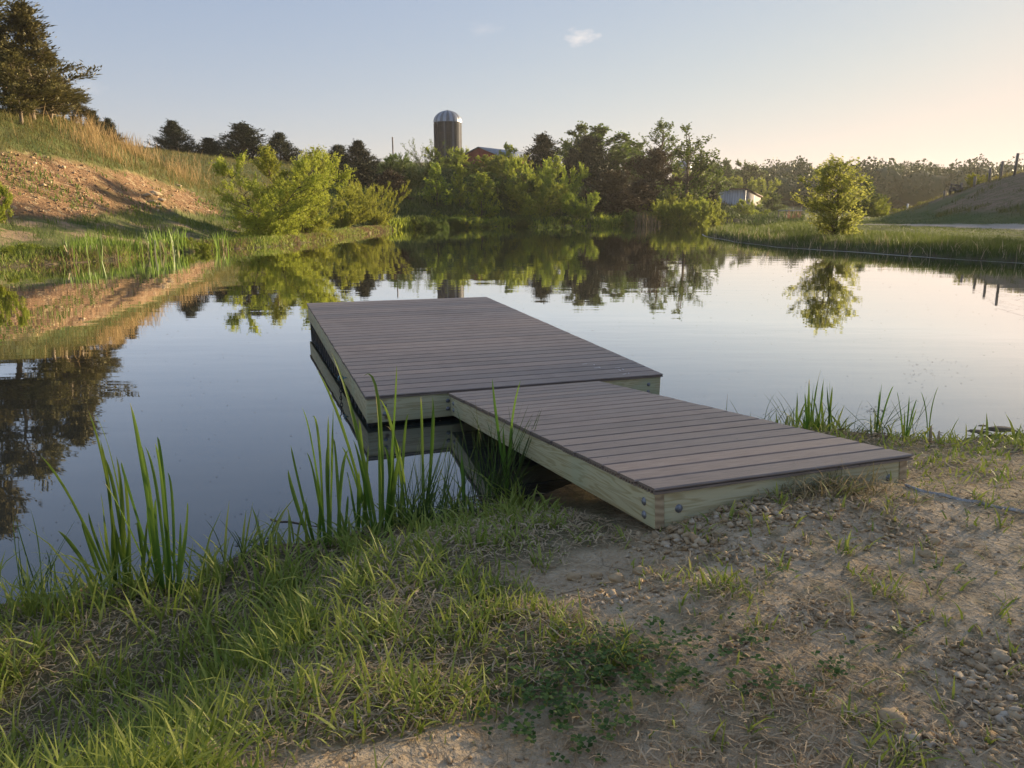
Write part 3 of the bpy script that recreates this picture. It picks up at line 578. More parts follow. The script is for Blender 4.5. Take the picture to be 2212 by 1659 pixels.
# prototypes (unit height, crown width 'w')
K = {}
def proto(key, *a, **k):
    o = plant(*a, **k); me = [c for c in o.children if c.name.startswith('crown')][0].data; co = np.empty(len(me.vertices) * 3, np.float32); me.vertices.foreach_get('co', co); co = co.reshape(-1, 3)
    zt_ = float(np.percentile(co[:, 2], 99.6)); wd_ = 2 * float(np.percentile(np.hypot(co[:, 0], co[:, 1]), 90))
    for c in o.children:                 # normalise to unit height and unit crown width
        q = np.empty(len(c.data.vertices) * 3, np.float32); c.data.vertices.foreach_get('co', q); q = q.reshape(-1, 3); q /= np.array((wd_, wd_, zt_), np.float32); c.data.vertices.foreach_set('co', q.ravel()); c.data.update()
    K[key] = (o, 1.0)
for i in range(3):
    proto('shrub%d' % i, 'leafy_shrub', M['bark'], M['bright'], 100 + i, w=1., clear=.04, nb=64, twigs=18, leaves=20, ll=.042, lw=.024, tr=.016, up=.6, shape='dome', stems=5, spread=.55, twl=.26, jit=1.2, inner=.55)
    proto('mid%d' % i, 'leafy_shrub', M['bark'], M['mid'], 110 + i, w=1., clear=.04, nb=64, twigs=18, leaves=20, ll=.042, lw=.024, tr=.016, up=.5, shape='dome', stems=4, spread=.5, twl=.26, jit=1.2, inner=.55)
    proto('cedar%d' % i, 'cedar_tree', M['bark'], M['cedar'], 120 + i, w=.8, clear=.0, nb=95, twigs=13, leaves=12, ll=.055, lw=.013, tr=.02, up=1.05, shape='cone', twl=.20, jit=1.4, trunk_top=.95, inner=.5, taperleaf=True)
    proto('rust%d' % i, 'cedar_tree', M['bark'], M['rust'], 130 + i, w=.85, clear=.0, nb=95, twigs=13, leaves=12, ll=.06, lw=.014, tr=.02, up=.7, shape='column', twl=.22, jit=1.5, trunk_top=.93, inner=.5, taperleaf=True)
    proto('tree%d' % i, 'leafy_tree', M['bark'], M['mid'], 140 + i, w=.8, clear=.12, nb=70, twigs=15, leaves=12, ll=.042, lw=.026, tr=.022, up=.55, shape='round', twl=.19, jit=1.3, inner=.6, gaps=7)
for i in range(2):
    proto('sapling%d' % i, 'young_tree', M['bark'], M['bright'], 150 + i, w=.6, clear=.08, nb=34, twigs=9, leaves=12, ll=.045, lw=.026, tr=.014, up=.9, shape='column', twl=.15, jit=1.6, trunk_top=.97, inner=.5)
    proto('sparse%d' % i, 'tall_tree', M['bark'], M['mid'], 162 + i, w=.5, clear=.24, nb=62, twigs=12, leaves=8, ll=.020, lw=.015, tr=.016, up=1.0, shape='round', twl=.12, jit=1.4, trunk_top=.92, inner=.7, gaps=4)
proto('airy', 'airy_tree', M['bark'], M['mid'], 165, w=.75, clear=.0, nb=60, twigs=9, leaves=4, ll=.028, lw=.017, tr=.012, up=.5, shape='dome', twl=.17, jit=1.2, inner=.8)
proto('openbush', 'open_shrub', M['bark'], M['mid'], 170, w=1., clear=.1, nb=34, twigs=9, leaves=7, ll=.045, lw=.018, tr=.014, up=1.1, shape='fan', stems=5, spread=.5, twl=.24, jit=1.3)
proto('willow0', 'willow', M['bark'], M['willow'], 180, w=1.15, clear=.05, nb=120, twigs=26, leaves=21, ll=.023, lw=.010, tr=.014, up=.35, shape='dome', stems=4, spread=.6, twl=.19, jit=1.1, inner=.6)
proto('willow1', 'willow', M['bark'], M['willow'], 181, w=.62, clear=.10, nb=80, twigs=22, leaves=18, ll=.021, lw=.009, tr=.012, up=.8, shape='column', stems=2, spread=.3, twl=.16, jit=1.2, inner=.6)
proto('willow2', 'willow', M['bark'], M['willow'], 182, w=1.0, clear=.03, nb=110, twigs=20, leaves=20, ll=.028, lw=.012, tr=.010, up=1.1, shape='fan', stems=8, spread=.8, twl=.18, jit=.9, inner=.7)
M['gold'] = leafmat('gold_leaf', (.27, .32, .065), (.50, .52, .13), .55)
proto('lone', 'leafy_tree', M['bark'], M['gold'], 193, w=.62, clear=.0, nb=120, twigs=13, leaves=9, ll=.025, lw=.014, tr=.012, up=.7, shape='fan', stems=4, spread=.28, twl=.15, jit=1.2, inner=.75, trunk_top=.93)
for i in range(3):
    proto('pine%d' % i, 'tall_cedar', M['bark_pale'], M['pine'], 200 + i, w=.52, clear=.16 + .06 * i, nb=115, twigs=15, leaves=13, ll=.032, lw=.008, tr=.014, up=.45, shape='round' if i == 1 else 'cone', twl=.11, jit=1.5, trunk_top=.97, inner=.7, taperleaf=True, gaps=8)
def stand(key, u, d, vtop, wpx, label, cat, group=None, **k):
    pr, pw = K[key]; p, h, w_ = spot(u, d, vtop, wpx)
    if h < .25: h = .25
    return put(pr, p, h, w_, label=label, cat=cat, group=group, protow=pw, **k)
G1 = 'yellow green willows at the left waterline'
stand('willow0', 572, 34.5, 332, 310, 'big spreading willow leaning over the water, left of the smaller willows', 'tree', G1, rz=1.0)
stand('willow1', 628, 38.5, 312, 150, 'upright yellow willow top rising just behind the big spreading willow', 'tree', G1)
stand('willow0', 662, 37.5, 398, 235, 'low willow sweeping to the water on the right side of the biggest willow', 'tree', G1, rz=3.5)
stand('willow2', 738, 46.5, 400, 150, 'pale willow bush between the low sweeping willow and the round fan shaped one', 'tree', G1)
stand('willow2', 822, 51, 390, 135, 'round fan shaped willow bush with many bare stems, rightmost willow on the left bank', 'tree', G1, rz=2.)
G2 = 'dark cedars on the skyline'
for u, d, vt, wp, k, lb in [(378, 79, 260, 76, 'cedar0', 'dense pointed dark cedar standing alone on the hill crest beside the rail fence'), (455, 80, 297, 70, 'cedar1', 'small low dark cedar right of the lone pointed cedar'),
        (528, 81, 266, 112, 'cedar2', 'wide ragged dark cedar with leaning top above the biggest willow'), (606, 82, 286, 72, 'cedar0', 'dark cedar touching the left end of the field gate'),
        (733, 86, 312, 66, 'cedar1', 'dark cedar right of the gate and its low fence'), (776, 84, 303, 72, 'cedar0', 'dark cedar with thin pointed tip, left of the bare pole')]:
    stand(k, u, d, vt, wp, lb, 'tree', G2)
G3 = 'cedars and brush on the shaded far bank'
for u, d, vt, wp, k, lb in [(728, 74, 352, 100, 'cedar2', 'black green cedar in the shade behind the pale willow bush'), (785, 72, 352, 95, 'cedar1', 'black green cedar behind the fan shaped willow'), (845, 68, 366, 70, 'rust0', 'rust brown cedar just above the rightmost willow'),
        (1172, 96, 289, 92, 'cedar2', 'ragged dark cedar with spiky branches against the sky, right of the red barn'), (1272, 90, 292, 100, 'cedar1', 'broad brown black cedar in front of the big round leafy tree'), (1238, 92, 318, 60, 'cedar0', 'narrow dark cedar between the spiky cedar and the broad brown black one'),
        (1412, 86, 318, 92, 'rust1', 'round rust brown cedar left of the tall dark trunk'), (1322, 76, 368, 105, 'rust2', 'wide bronze cedar low on the bank below the broad brown black cedar'), (1382, 72, 388, 90, 'rust0', 'bronze cedar on the bank above the tan reeds'), (1345, 69, 412, 70, 'rust1', 'small bronze cedar close to the water left of the tan reeds'),
        (1295, 70, 420, 50, 'cedar1', 'small dark cedar at the foot of the wide bronze cedar'), (1527, 84, 392, 52, 'cedar2', 'dark cedar whose skirt meets the left end of the grey shed')]:
    stand(k, u, d, vt, wp, lb, 'tree', G3)
G4 = 'leafy bushes and trees along the far bank'
for u, d, vt, wp, k, lb, c in [(918, 100, 298, 72, 'openbush', 'airy grey green bush against the sky left of the silo', 'bush'), (878, 96, 328, 46, 'openbush', 'small airy bush right of the bare pole', 'bush'), (967, 100, 316, 66, 'shrub0', 'green bush covering the foot of the silo', 'bush'),
        (895, 76, 345, 70, 'mid0', 'dark green bush below the airy bush left of the silo', 'bush'), (840, 80, 330, 56, 'mid1', 'green brush at the foot of the bare pole', 'bush'), (945, 69, 349, 48, 'sapling0', 'bright upright young tree in front of the silo foot', 'tree'), (993, 70, 350, 30, 'sapling1', 'thin bright young tree just right of the silo', 'tree'),
        (1040, 65, 371, 62, 'sapling0', 'bright young tree with feathery side branches standing on the open bank', 'tree'), (1035, 88, 335, 90, 'shrub1', 'bright bush in front of the left half of the barn', 'bush'), (1100, 84, 336, 90, 'shrub2', 'bright bush in front of the right half of the barn', 'bush'), (1095, 92, 308, 40, 'sapling1', 'dark young tree crossing the barn roof', 'tree'),
        (1075, 76, 372, 110, 'mid2', 'deep green bush mass below the barn', 'bush'), (1155, 74, 338, 95, 'shrub0', 'bright bush in the middle of the bank below the spiky cedar', 'bush'), (1205, 71, 350, 75, 'shrub1', 'bright bush at the right end of the sunlit bush mass', 'bush'), (1165, 67, 395, 95, 'shrub2', 'bright low bush on the bank in front of the sunlit bush mass', 'bush'), (1120, 70, 384, 70, 'mid0', 'green bush in shade under the sunlit bush mass', 'bush'),
        (1143, 64.5, 424, 34, 'sapling1', 'small bright sapling by the water below the low bush', 'tree'), (1255, 66, 415, 62, 'shrub0', 'small open bright bush near the water left of the bronze cedars', 'bush'), (940, 63, 452, 24, 'sapling0', 'tiny sapling on the lit grass below the silo', 'tree'),
        (1300, 104, 272, 128, 'tree0', 'big round leafy tree against the sky', 'tree'), (1248, 108, 264, 62, 'tree1', 'leafy tree top rising left of the big round tree', 'tree'), (1352, 106, 290, 70, 'tree2', 'leafy tree on the right flank of the big round tree', 'tree'), (1262, 98, 316, 50, 'shrub1', 'sunlit yellow green bush inside the shade of the big round tree', 'bush'),
        (1428, 96, 255, 78, 'sparse0', 'tall thin airy tree left of the dark trunk', 'tree'), (1378, 104, 338, 70, 'tree1', 'low leafy tree between the big round tree and the tall airy one', 'tree'), (1512, 88, 352, 78, 'tree2', 'sunlit leafy tree left of the grey shed', 'tree'), (1465, 92, 366, 70, 'shrub2', 'leafy bush behind the tall dark trunk', 'bush')]:
    stand(k, u, d, vt, wp * (1.25 if k[:3] in ('shr', 'mid') else 1.1), lb, c, G4)
stand('sparse1', 1478, 78, 268, 118, 'tall tree with a thick dark bare trunk and open crown, near the shed', 'tree', None, rz=.6)
for n, (u, d, vt, wp) in enumerate([(1412, 70, 432, 44), (1440, 69, 424, 46), (1468, 70, 430, 46), (1492, 71, 426, 50), (1515, 73, 420, 52), (1530, 77, 448, 40), (1455, 74, 412, 50), (1495, 78, 420, 50)]):
    stand('shrub%d' % (n % 3), u, d, vt + 6, wp * 1.55, 'yellow green shrub in the thicket at the water right of the tan reeds', 'bush', 'thicket at the water by the shed')
stand('shrub1', 2108, 54.5, 374, 40, 'small round bush by the fence on the mound crest', 'bush')
stand('shrub2', 1612, 94, 430, 54, 'bush at the far water in front of the grey shed', 'bush'); stand('tree1', 1666, 106, 414, 42, 'small round yellow green tree right of the grey shed', 'tree')
stand('shrub0', 1642, 97, 452, 40, 'low bush at the far water right of the shed bush', 'bush')
G5 = 'trees behind the grey shed'
for u, d, vt, wp, k, lb in [(1560, 150, 343, 56, 'tree0', 'tree behind the shed, leftmost of its row'), (1598, 152, 346, 52, 'tree2', 'tree behind the middle of the shed'), (1632, 150, 356, 50, 'tree1', 'tree behind the right end of the shed'), (1592, 128, 380, 90, 'shrub0', 'sunlit bush right behind the shed roof'), (1640, 130, 384, 60, 'shrub1', 'bush behind the gable end of the shed'), (1548, 124, 378, 60, 'tree2', 'leafy tree behind the left end of the shed')]:
    stand(k, u, d, vt, wp, lb, 'tree', G5)
stand('lone', 1806, 31.6, 338, 136, 'lone leafy tree on the grassy spit, lit above and shaded below', 'tree', None, rz=.4)
stand('tree0', 1862, 64, 386, 74, 'yellow green tree right behind the lone tree', 'tree'); stand('shrub2', 1896, 62, 428, 64, 'bright round bush at the left foot of the mound', 'bush')
for u, d, vt, wp in [(1945, 66, 450, 40), (1975, 64, 446, 40), (2005, 62, 440, 36)]: stand('shrub1', u, d, vt, wp, 'sunlit brush peeping over the low end of the mound crest', 'bush', 'brush behind the mound crest')
G6 = 'tall cedars on the left hill'
for u, d, vt, wp, k, lb in [(-150, 36, -260, 210, 'pine0', 'tall cedar beyond the left edge'), (-45, 37.5, -90, 200, 'pine1', 'tallest cedar at the left edge of the picture'), (72, 38.5, -5, 165, 'pine0', 'tall cedar second from the left edge, with a bare lower trunk'), (116, 40, 105, 120, 'pine2', 'cedar standing at the right end of the tall group'), (15, 40, 60, 150, 'pine2', 'cedar filling the gap behind the two tallest'), (138, 43, 165, 80, 'pine1', 'shorter cedar on the right flank of the tall group'), (45, 36.5, 110, 130, 'pine1', 'cedar in front of the tall group with a pale trunk'), (95, 44, 150, 100, 'pine0', 'cedar at the back of the tall group')]:
    stand(k, u, d, vt, wp, lb, 'tree', G6)
for u, d, vt, wp, k, lb in [(178, 45, 200, 56, 'pine2', 'thin young cedar at the foot of the tall group'), (205, 47, 238, 46, 'cedar0', 'small cedar poking over the tawny grass'), (240, 50, 254, 40, 'cedar1', 'smallest cedar right of the tawny grass on the crest'), (222, 49, 262, 50, 'cedar2', 'low bushy cedar between the two small ones')]:
    stand(k, u, d, vt, wp, lb, 'tree', 'small cedars going down the hill')
stand('shrub0', -18, 24.5, 395, 80, 'green bush at the very left edge before the eroded bank', 'bush')
# unseen trees added beyond the right edge to thin the low sun on the dock
g = np.random.default_rng(91)
for k in range(10):
    f = k / 9.; x, y = 29.5 + 9.5 * f + g.normal(0, .8), 20 + 22 * f + g.normal(0, .5)
    put(K['airy'][0], (x, y, HZ(x, y)), g.uniform(7.5, 9), g.uniform(4.4, 5.4), label='unseen airy tree added on the right hill to screen the sun from the dock', cat='tree', group='unseen trees added on the right as a sun screen', protow=1., sink=.16)
for k_, (pr, _) in K.items():
    if pr.name not in _used:
        for ch in list(pr.children): bpy.data.objects.remove(ch)
        bpy.data.objects.remove(pr)

# ---------------------------------------------------------------- farm buildings
def zt(u, v, d): return DP(u, v, d).z
def metalmat(name, c, scale, axis=0, rough=.45, metal=.6, c2=None):
    m, t, o = mat(name); v = objvec(t); sx = N(t, 'ShaderNodeSeparateXYZ', {0: v}).outputs[axis]
    wv = math_(t, 'SINE', math_(t, 'MULTIPLY', sx, scale)); f = noise(t, 1.2, 5, objvec(t, (3, 3, .35)))
    cl = mixc(t, ramp(t, f, .35, .68), c, c2 or tuple(x * .72 for x in c)); cl = mixc(t, math_(t, 'MULTIPLY', ramp(t, wv, .55, 1), .45), cl, tuple(x * .45 for x in c))
    p = N(t, 'ShaderNodeBsdfPrincipled', {'Base Color': cl, 'Roughness': rough, 'Metallic': metal, 'Normal': N(t, 'ShaderNodeBump', {'Height': wv, 'Strength': .5, 'Distance': .02}).outputs[0]}); t.links.new(p.outputs[0], o.inputs[0]); return m
M['shed_end'] = plain('shed_end_darkened', (.26, .22, .21), .85, 0, .25, 2.5, stretch=(3, 3, .4)); M['shed_wall'] = metalmat('shed_sheet', (.46, .48, .52), 14, 0, .55, .25); M['barn_roof'] = metalmat('barn_roof_sheet', (.30, .33, .38), 12, 0, .5, .35); M['barn_red'] = plain('barn_red', (.26, .035, .04), .8, 0, .25, 3)  # shed end wall colour darkened to offset the strong sunlight on it
M['grey_wood'] = plain('weathered_wood', (.24, .20, .165), .9, 0, .3, 12, .004, stretch=(1, 1, .2)); M['rust_edge'] = plain('rusty_edge', (.13, .075, .05), .8, 0, .3, 8); M['pipe'] = plain('pipe_fence', (.10, .075, .065), .7, .2, .3, 10); M['galvpipe'] = plain('gate_pipe', (.26, .24, .23), .55, .4, .2, 10); M['white'] = plain('white_paint', (.75, .73, .70), .7)
m, t, o = mat('silo_stave'); v = objvec(t); at_ = N(t, 'ShaderNodeAttribute', attribute_name='tint').outputs['Fac']; f = noise(t, 2.2, 6, objvec(t, (5, 5, .18)))
c = mixc(t, ramp(t, f, .36, .64), (.006, .007, .013), (.028, .031, .048)); c = mixc(t, ramp(t, at_, .70, .95), c, (.13, .13, .15)); p = N(t, 'ShaderNodeBsdfPrincipled', {'Base Color': c, 'Roughness': .85}); t.links.new(p.outputs[0], o.inputs[0]); M['stave'] = m
m, t, o = mat('silo_dome'); at_ = N(t, 'ShaderNodeAttribute', attribute_name='tint').outputs['Fac']; f = noise(t, 1.5, 4, objvec(t))
c = mixc(t, at_, (.07, .08, .10), (.36, .39, .44)); c = mixc(t, math_(t, 'MULTIPLY', ramp(t, f, .45, .7), .4), c, (.26, .25, .25)); p = N(t, 'ShaderNodeBsdfPrincipled', {'Base Color': c, 'Roughness': .42, 'Metallic': .55}); t.links.new(p.outputs[0], o.inputs[0]); M['dome'] = m
def silo(u, d, vtop, vrim, wpx, label, stave=True, n=30):
    p = GP(u, d); R_ = wpx / 2 / F * d * 1.0; zr = zt(u, vrim, d) - p.z; ztp = zt(u, vtop, d) - p.z; e = empty('silo', p, .1, label, 'silo')
    b = MB(); sides = n * 2; a = np.arange(sides) * 2 * math.pi / sides; rr_ = R_ * np.where(np.arange(sides) % 2, 1.0, .985)
    lo = np.stack([rr_ * np.cos(a), rr_ * np.sin(a), 0 * a - .3], -1); hi = lo + (0, 0, zr + .3); k = np.arange(sides)
    g = np.random.default_rng(5); st = np.where(np.arange(n) % 3 == 0, .85 + .15 * g.random(n), .6 * g.random(n))
    b.add(np.r_[lo, hi], np.stack([k, (k + 1) % sides, sides + (k + 1) % sides, sides + k], -1), None, np.r_[np.repeat(st, 2), np.repeat(st, 2)]); b.build('wall', M['stave'], e)
    if stave:
        for z in np.arange(1.0, zr, 1.05):
            hb = MB(); aa = np.linspace(0, 2 * math.pi, 49); hb.tube(np.stack([(R_ + .012) * np.cos(aa), (R_ + .012) * np.sin(aa), 0 * aa + z], -1), .018, 4); hb.build('hoop', M['float'], e)
        cb = MB(); a0 = R(215)
        cb.box((math.cos(a0) * (R_ + .16), math.sin(a0) * (R_ + .16), zr * .5 - .2), .42, .42, zr - .2, Matrix.Rotation(a0, 3, 'Z')); bevel(cb.build('chute', M['stave'], e), .04)
    db = MB(); seg = 26; ph = np.linspace(0, math.pi / 2 * .985, 9); H_ = ztp - zr
    for j in range(seg):
        a0, a1 = 2 * math.pi * j / seg, 2 * math.pi * (j + 1) / seg; am = (a0 + a1) / 2; tn = (.15 + .2 * g.random()) if j % 2 else .75 + .25 * g.random()
        Vv = []
        for x in ph:
            r_ = (R_ + .03) * math.cos(x); z = zr + H_ * math.sin(x)
            Vv += [(r_ * math.cos(a0), r_ * math.sin(a0), z), (r_ * 1.025 * math.cos(am), r_ * 1.025 * math.sin(am), z + .02), (r_ * math.cos(a1), r_ * math.sin(a1), z)]
        qq = []
        for i in range(8): qq += [(3*i, 3*i+1, 3*i+4, 3*i+3), (3*i+1, 3*i+2, 3*i+5, 3*i+4)]
        db.add(Vv, qq, None, tn)
    dm = db.build('dome', M['dome'], e); cb = MB(); cb.lathe([(.22, ztp - .12), (.24, ztp - .02), (.12, ztp + .06), (0.001, ztp + .12)], sides=12); cb.build('cap', M['rust_edge'], dm); return e
silo(969, 118, 239, 265, 57, 'tall dark stave silo with ribbed metal dome standing behind the bushes')
silo(1470, 190, 348, 364, 40, 'pale domed silo half hidden behind the tall dark trunk', False)
# red barn
A0 = DP(1035, 318, 118); ridge_d = Vector((8.2, 13, 0)).normalized(); gab_d = Vector((13, -8.2, 0)).normalized(); g0 = HZ(A0.x, A0.y)
barn = empty('barn', (A0.x, A0.y, g0), math.atan2(gab_d.y, gab_d.x), 'red barn gable and grey metal roof showing above the bushes', 'barn'); hz_ = A0.z - g0; hw, drop, ln_ = 3.5, 1.28, 14.5
b = MB(); b.add([(-hw, 0, 0), (hw, 0, 0), (hw, 0, hz_ - drop), (0, 0, hz_ - .05), (-hw, 0, hz_ - drop), (-hw, ln_, 0), (hw, ln_, 0), (hw, ln_, hz_ - drop), (0, ln_, hz_ - .05), (-hw, ln_, hz_ - drop)],
    [(1, 6, 7, 2), (5, 0, 4, 9), (0, 1, 2, 4), (6, 5, 9, 7)], [(4, 2, 3), (7, 9, 8)]); b.build('wall', M['barn_red'], barn)
for sx in (-1, 1):
    b = MB(); L = math.hypot(hw, drop); an = math.atan2(drop, hw); b.box((0, 0, 0), L + .35, ln_ + .7, .07); r_ = b.build('roof', M['barn_roof'], barn); r_.location = (sx * (hw / 2 + .13), ln_ / 2, hz_ - drop / 2 + .02 - .05); r_.rotation_euler = (0, sx * an, 0)
# grey shed by the far water
Cc = GP(1608, 107); Aa = GP(1538, 112); Bb = GP(1642, 115); shed = empty('shed', Cc, 0, 'grey corrugated metal shed with sloping roof on the far bank', 'shed')
zc_ = zt(1608, 409, 107); zb_ = zt(1642, 425.5, 115); A_, B_ = Aa - Cc, Bb - Cc; hC = zc_ - Cc.z; hB = zb_ - Cc.z
def wallq(name, p, q_, hp, hq, mt):
    d = (q_ - p); Ld = d.xy.length; b = MB(); b.add([(0, 0, -1.), (Ld, 0, -1.), (Ld, 0, hq), (0, 0, hp), (0, .12, -1.), (Ld, .12, -1.), (Ld, .12, hq), (0, .12, hp)], [(0, 1, 2, 3), (5, 4, 7, 6), (1, 5, 6, 2), (4, 0, 3, 7), (3, 2, 6, 7)])
    o_ = b.build(name, mt, shed); o_.location = (p.x, p.y, 0); o_.rotation_euler = (0, 0, math.atan2(d.y, d.x)); return o_
Z0 = Vector((0, 0, 0)); wallq('wall', A_, Z0, hC, hC, M['shed_wall']); ew = wallq('end_wall', Z0, B_, hC, hB, M['shed_end']); wallq('wall', B_, B_ + A_, hB, hB, M['shed_wall']); wallq('end_wall', B_ + A_, A_, hB, hC, M['shed_wall'])
b = MB(); ea, eb = A_.normalized(), B_.normalized(); q0 = -ea * .3 - eb * .35; cs = [q0, A_ + ea * .3 - eb * .35, A_ + B_ + ea * .3 + eb * .4, B_ - ea * .3 + eb * .4]; sl = (hB - hC) / B_.xy.length
zs = [hC - sl * .35, hC - sl * .35, hB + sl * .4, hB + sl * .4]
b.add([(c_.x, c_.y, z + .03) for c_, z in zip(cs, zs)] + [(c_.x, c_.y, z + .13) for c_, z in zip(cs, zs)], [(3, 2, 1, 0), (4, 5, 6, 7), (0, 1, 5, 4), (1, 2, 6, 5), (2, 3, 7, 6), (3, 0, 4, 7)]); b.build('roof', M['rust_edge'], shed)
b = MB(); b.box((B_.xy.length * .52, -.02, (hC + hB) / 2 - .75), .45, .05, .9); b.build('vent', M['white'], ew)
# ---------------------------------------------------------------- fences, gate, pole
def postbox(b, p, r_, h, lean=(0, 0)): b.tube([(p.x, p.y, p.z - .3), (p.x + lean[0], p.y + lean[1], p.z + h)], r_, 7)
fe = empty('rail_fence', GP(285, 78), 0, 'long rusty pipe rail fence along the hill crest behind the dark cedars', 'fence'); base = fe.location.copy(); fps = []
for k, (u, v) in enumerate([(282, 314.5), (312, 318), (345, 321.5), (378, 324), (412, 326), (446, 327), (480, 328), (514, 329), (548, 330), (582, 330.5), (614, 331), (630, 331)]):
    d = 77 + k * .55; p = GP(u, d); top = zt(u, v, d); b = MB(); postbox(b, p - base, .05, top - p.z); b.build('post', M['pipe'], fe); fps.append((Vector((p.x, p.y, top)) - base, top - p.z))
for fr in (0., .33, .62):
    b = MB(); b.tube([q_ - Vector((0, 0, h * fr + .03)) for q_, h in fps], .032, 6); b.build('rail', M['pipe'], fe)
def barframe(name, label, u0, u1, vt0, vt1, vb0, vb1, d0, d1, bars, mt):
    a0, a1 = DP(u0, vt0, d0), DP(u1, vt1, d1); c0, c1 = DP(u0, vb0, d0), DP(u1, vb1, d1); e = empty(name, (c0 + c1) / 2, 0, label, 'gate' if name == 'gate' else 'fence'); o_ = e.location
    b = MB(); cr = .06 if name == 'gate' else 0; fr = [c0, c0.lerp(a0, .9), a0.lerp(a1, .05), a0.lerp(a1, .94), a1.lerp(c1, .12), c1, c0] if name == 'gate' else [a0, a1]
    b.tube([q_ - o_ for q_ in fr], .035, 6); b.build('frame' if name == 'gate' else 'rail', mt, e)
    for k in range(1, bars):
        f = k / bars; f = f ** .85; b = MB(); b.tube([a0.lerp(c0, f) - o_, a1.lerp(c1, f) - o_], .022, 6); b.build('bar' if name == 'gate' else 'rail', mt, e)
    if name == 'gate':
        for f in (.35, .68):
            b = MB(); b.tube([a0.lerp(a1, f) - o_, c0.lerp(c1, f) - o_], .02, 6); b.build('brace', mt, e)
    for u, vt, d in (((u0 - 2, vt0 - 1, d0), (u1 + 3, vt1 + 10, d1)) if name == 'gate' else ((u0, vt0, d0), (u1, vt1 - 14, d1))):
        p = GP(u, d); b = MB(); b.tube([Vector((p.x, p.y, p.z - .4)) - o_, Vector((p.x, p.y, zt(u, vt, d))) - o_], .07, 8); b.build('post', M['pipe'], e)
    return e
barframe('gate', 'tall tubular metal field gate on the skyline', 633, 661, 325, 328, 347, 352, 84, 85, 6, M['galvpipe'])
barframe('rail_fence', 'low four rail fence between the gate and the dark cedars', 666, 705, 338, 344, 352, 357, 85, 86, 4, M['galvpipe'])
p = GP(850, 98); b = MB(); b.tube([(0, 0, -.3), (0, 0, zt(850, 296, 98) - p.z)], .085, 8); o_ = b.build('pole', M['grey_wood']); o_.location = p; tag(o_, 'bare wooden pole sticking up from the brush left of the silo', 'pole')
fe = empty('wire_fence', GP(2190, 49.5), 0, 'old wire fence with leaning wooden posts along the mound crest', 'fence'); base = fe.location.copy(); tops = []
for u, d, vt in [(2300, 47, 285), (2191, 49.3, 331), (2161, 50.3, 348), (2137, 51, 364), (2105, 52, 381), (2076, 53, 395), (2040, 54.3, 412)]:
    p = GP(u, d); h = zt(u, vt, d) - p.z; b = MB(); ln = (random.uniform(-.05, .05), random.uniform(-.05, .05)); postbox(b, p - base, .085, h, ln); b.build('post', M['grey_wood'], fe); tops.append((p - base, h))
for fr in (.92, .65, .4):
    b = MB(); pts = []
    for (p0, h0), (p1, h1) in zip(tops[:-1], tops[1:]):
        for s in np.linspace(0, 1, 5)[:-1]: pts.append(p0.lerp(p1, s) + Vector((0, 0, (h0 + (h1 - h0) * s) * fr - .10 * math.sin(math.pi * s))))
    b.tube(pts, .009, 4); b.build('wire', M['pipe'], fe)
p = GP(1959, 57); b = MB(); b.tube([(0, 0, -.1), (.03, 0, zt(1959, 440, 57) - p.z)], .06, 7); o_ = b.build('stake', M['white']); o_.location = p; tag(o_, 'pale leaning stake near the low end of the mound crest', 'stake')
p = GP(2066, 52.8); lum = empty('lumber_pile', p, .3, 'small pale frame of old lumber on the mound crest', 'lumber')
for k in range(4):
    b = MB(); b.box((0, 0, 0), 1.1, .12, .08); q_ = b.build('board', M['grey_wood'], lum); q_.location = (0, .05 * k, .22 + .15 * (k % 3)); q_.rotation_euler = (0, .12 * (k - 1), .1 * k)
for x in (-.45, .42):
    b = MB(); b.box((x, .1, .2), .09, .09, .6); b.build('leg', M['grey_wood'], lum)
# small pier with reddish reeds beyond the spit
p = WP(1711, 484.5, 0); p.z = 0; pier = empty('fishing_pier', p, .15, 'tiny grey pier on thin posts among red brown reeds beyond the spit', 'pier'); zt_ = zt(1711, 455, p.y)
b = MB(); b.box((0, .6, zt_), 1.5, 1.6, .09); bevel(b.build('deck', M['shed_wall'], pier), .01)
for x in (-.68, .68):
    for y in (-.1, 1.3):
        b = MB(); b.tube([(x, y, -.6), (x, y, zt_ + (.35 if x > 0 else -.04))], .045, 6); b.build('post', M['grey_wood'], pier)

def ico(sub):
    bm_ = bmesh.new(); bmesh.ops.create_icosphere(bm_, subdivisions=sub, radius=1); bm_.verts.ensure_lookup_table(); V = np.array([v.co for v in bm_.verts]); Fc = np.array([[v.index for v in f.verts] for f in bm_.faces]); bm_.free(); return V, Fc
IV, IF = ico(1); IV2, IF2 = ico(2)
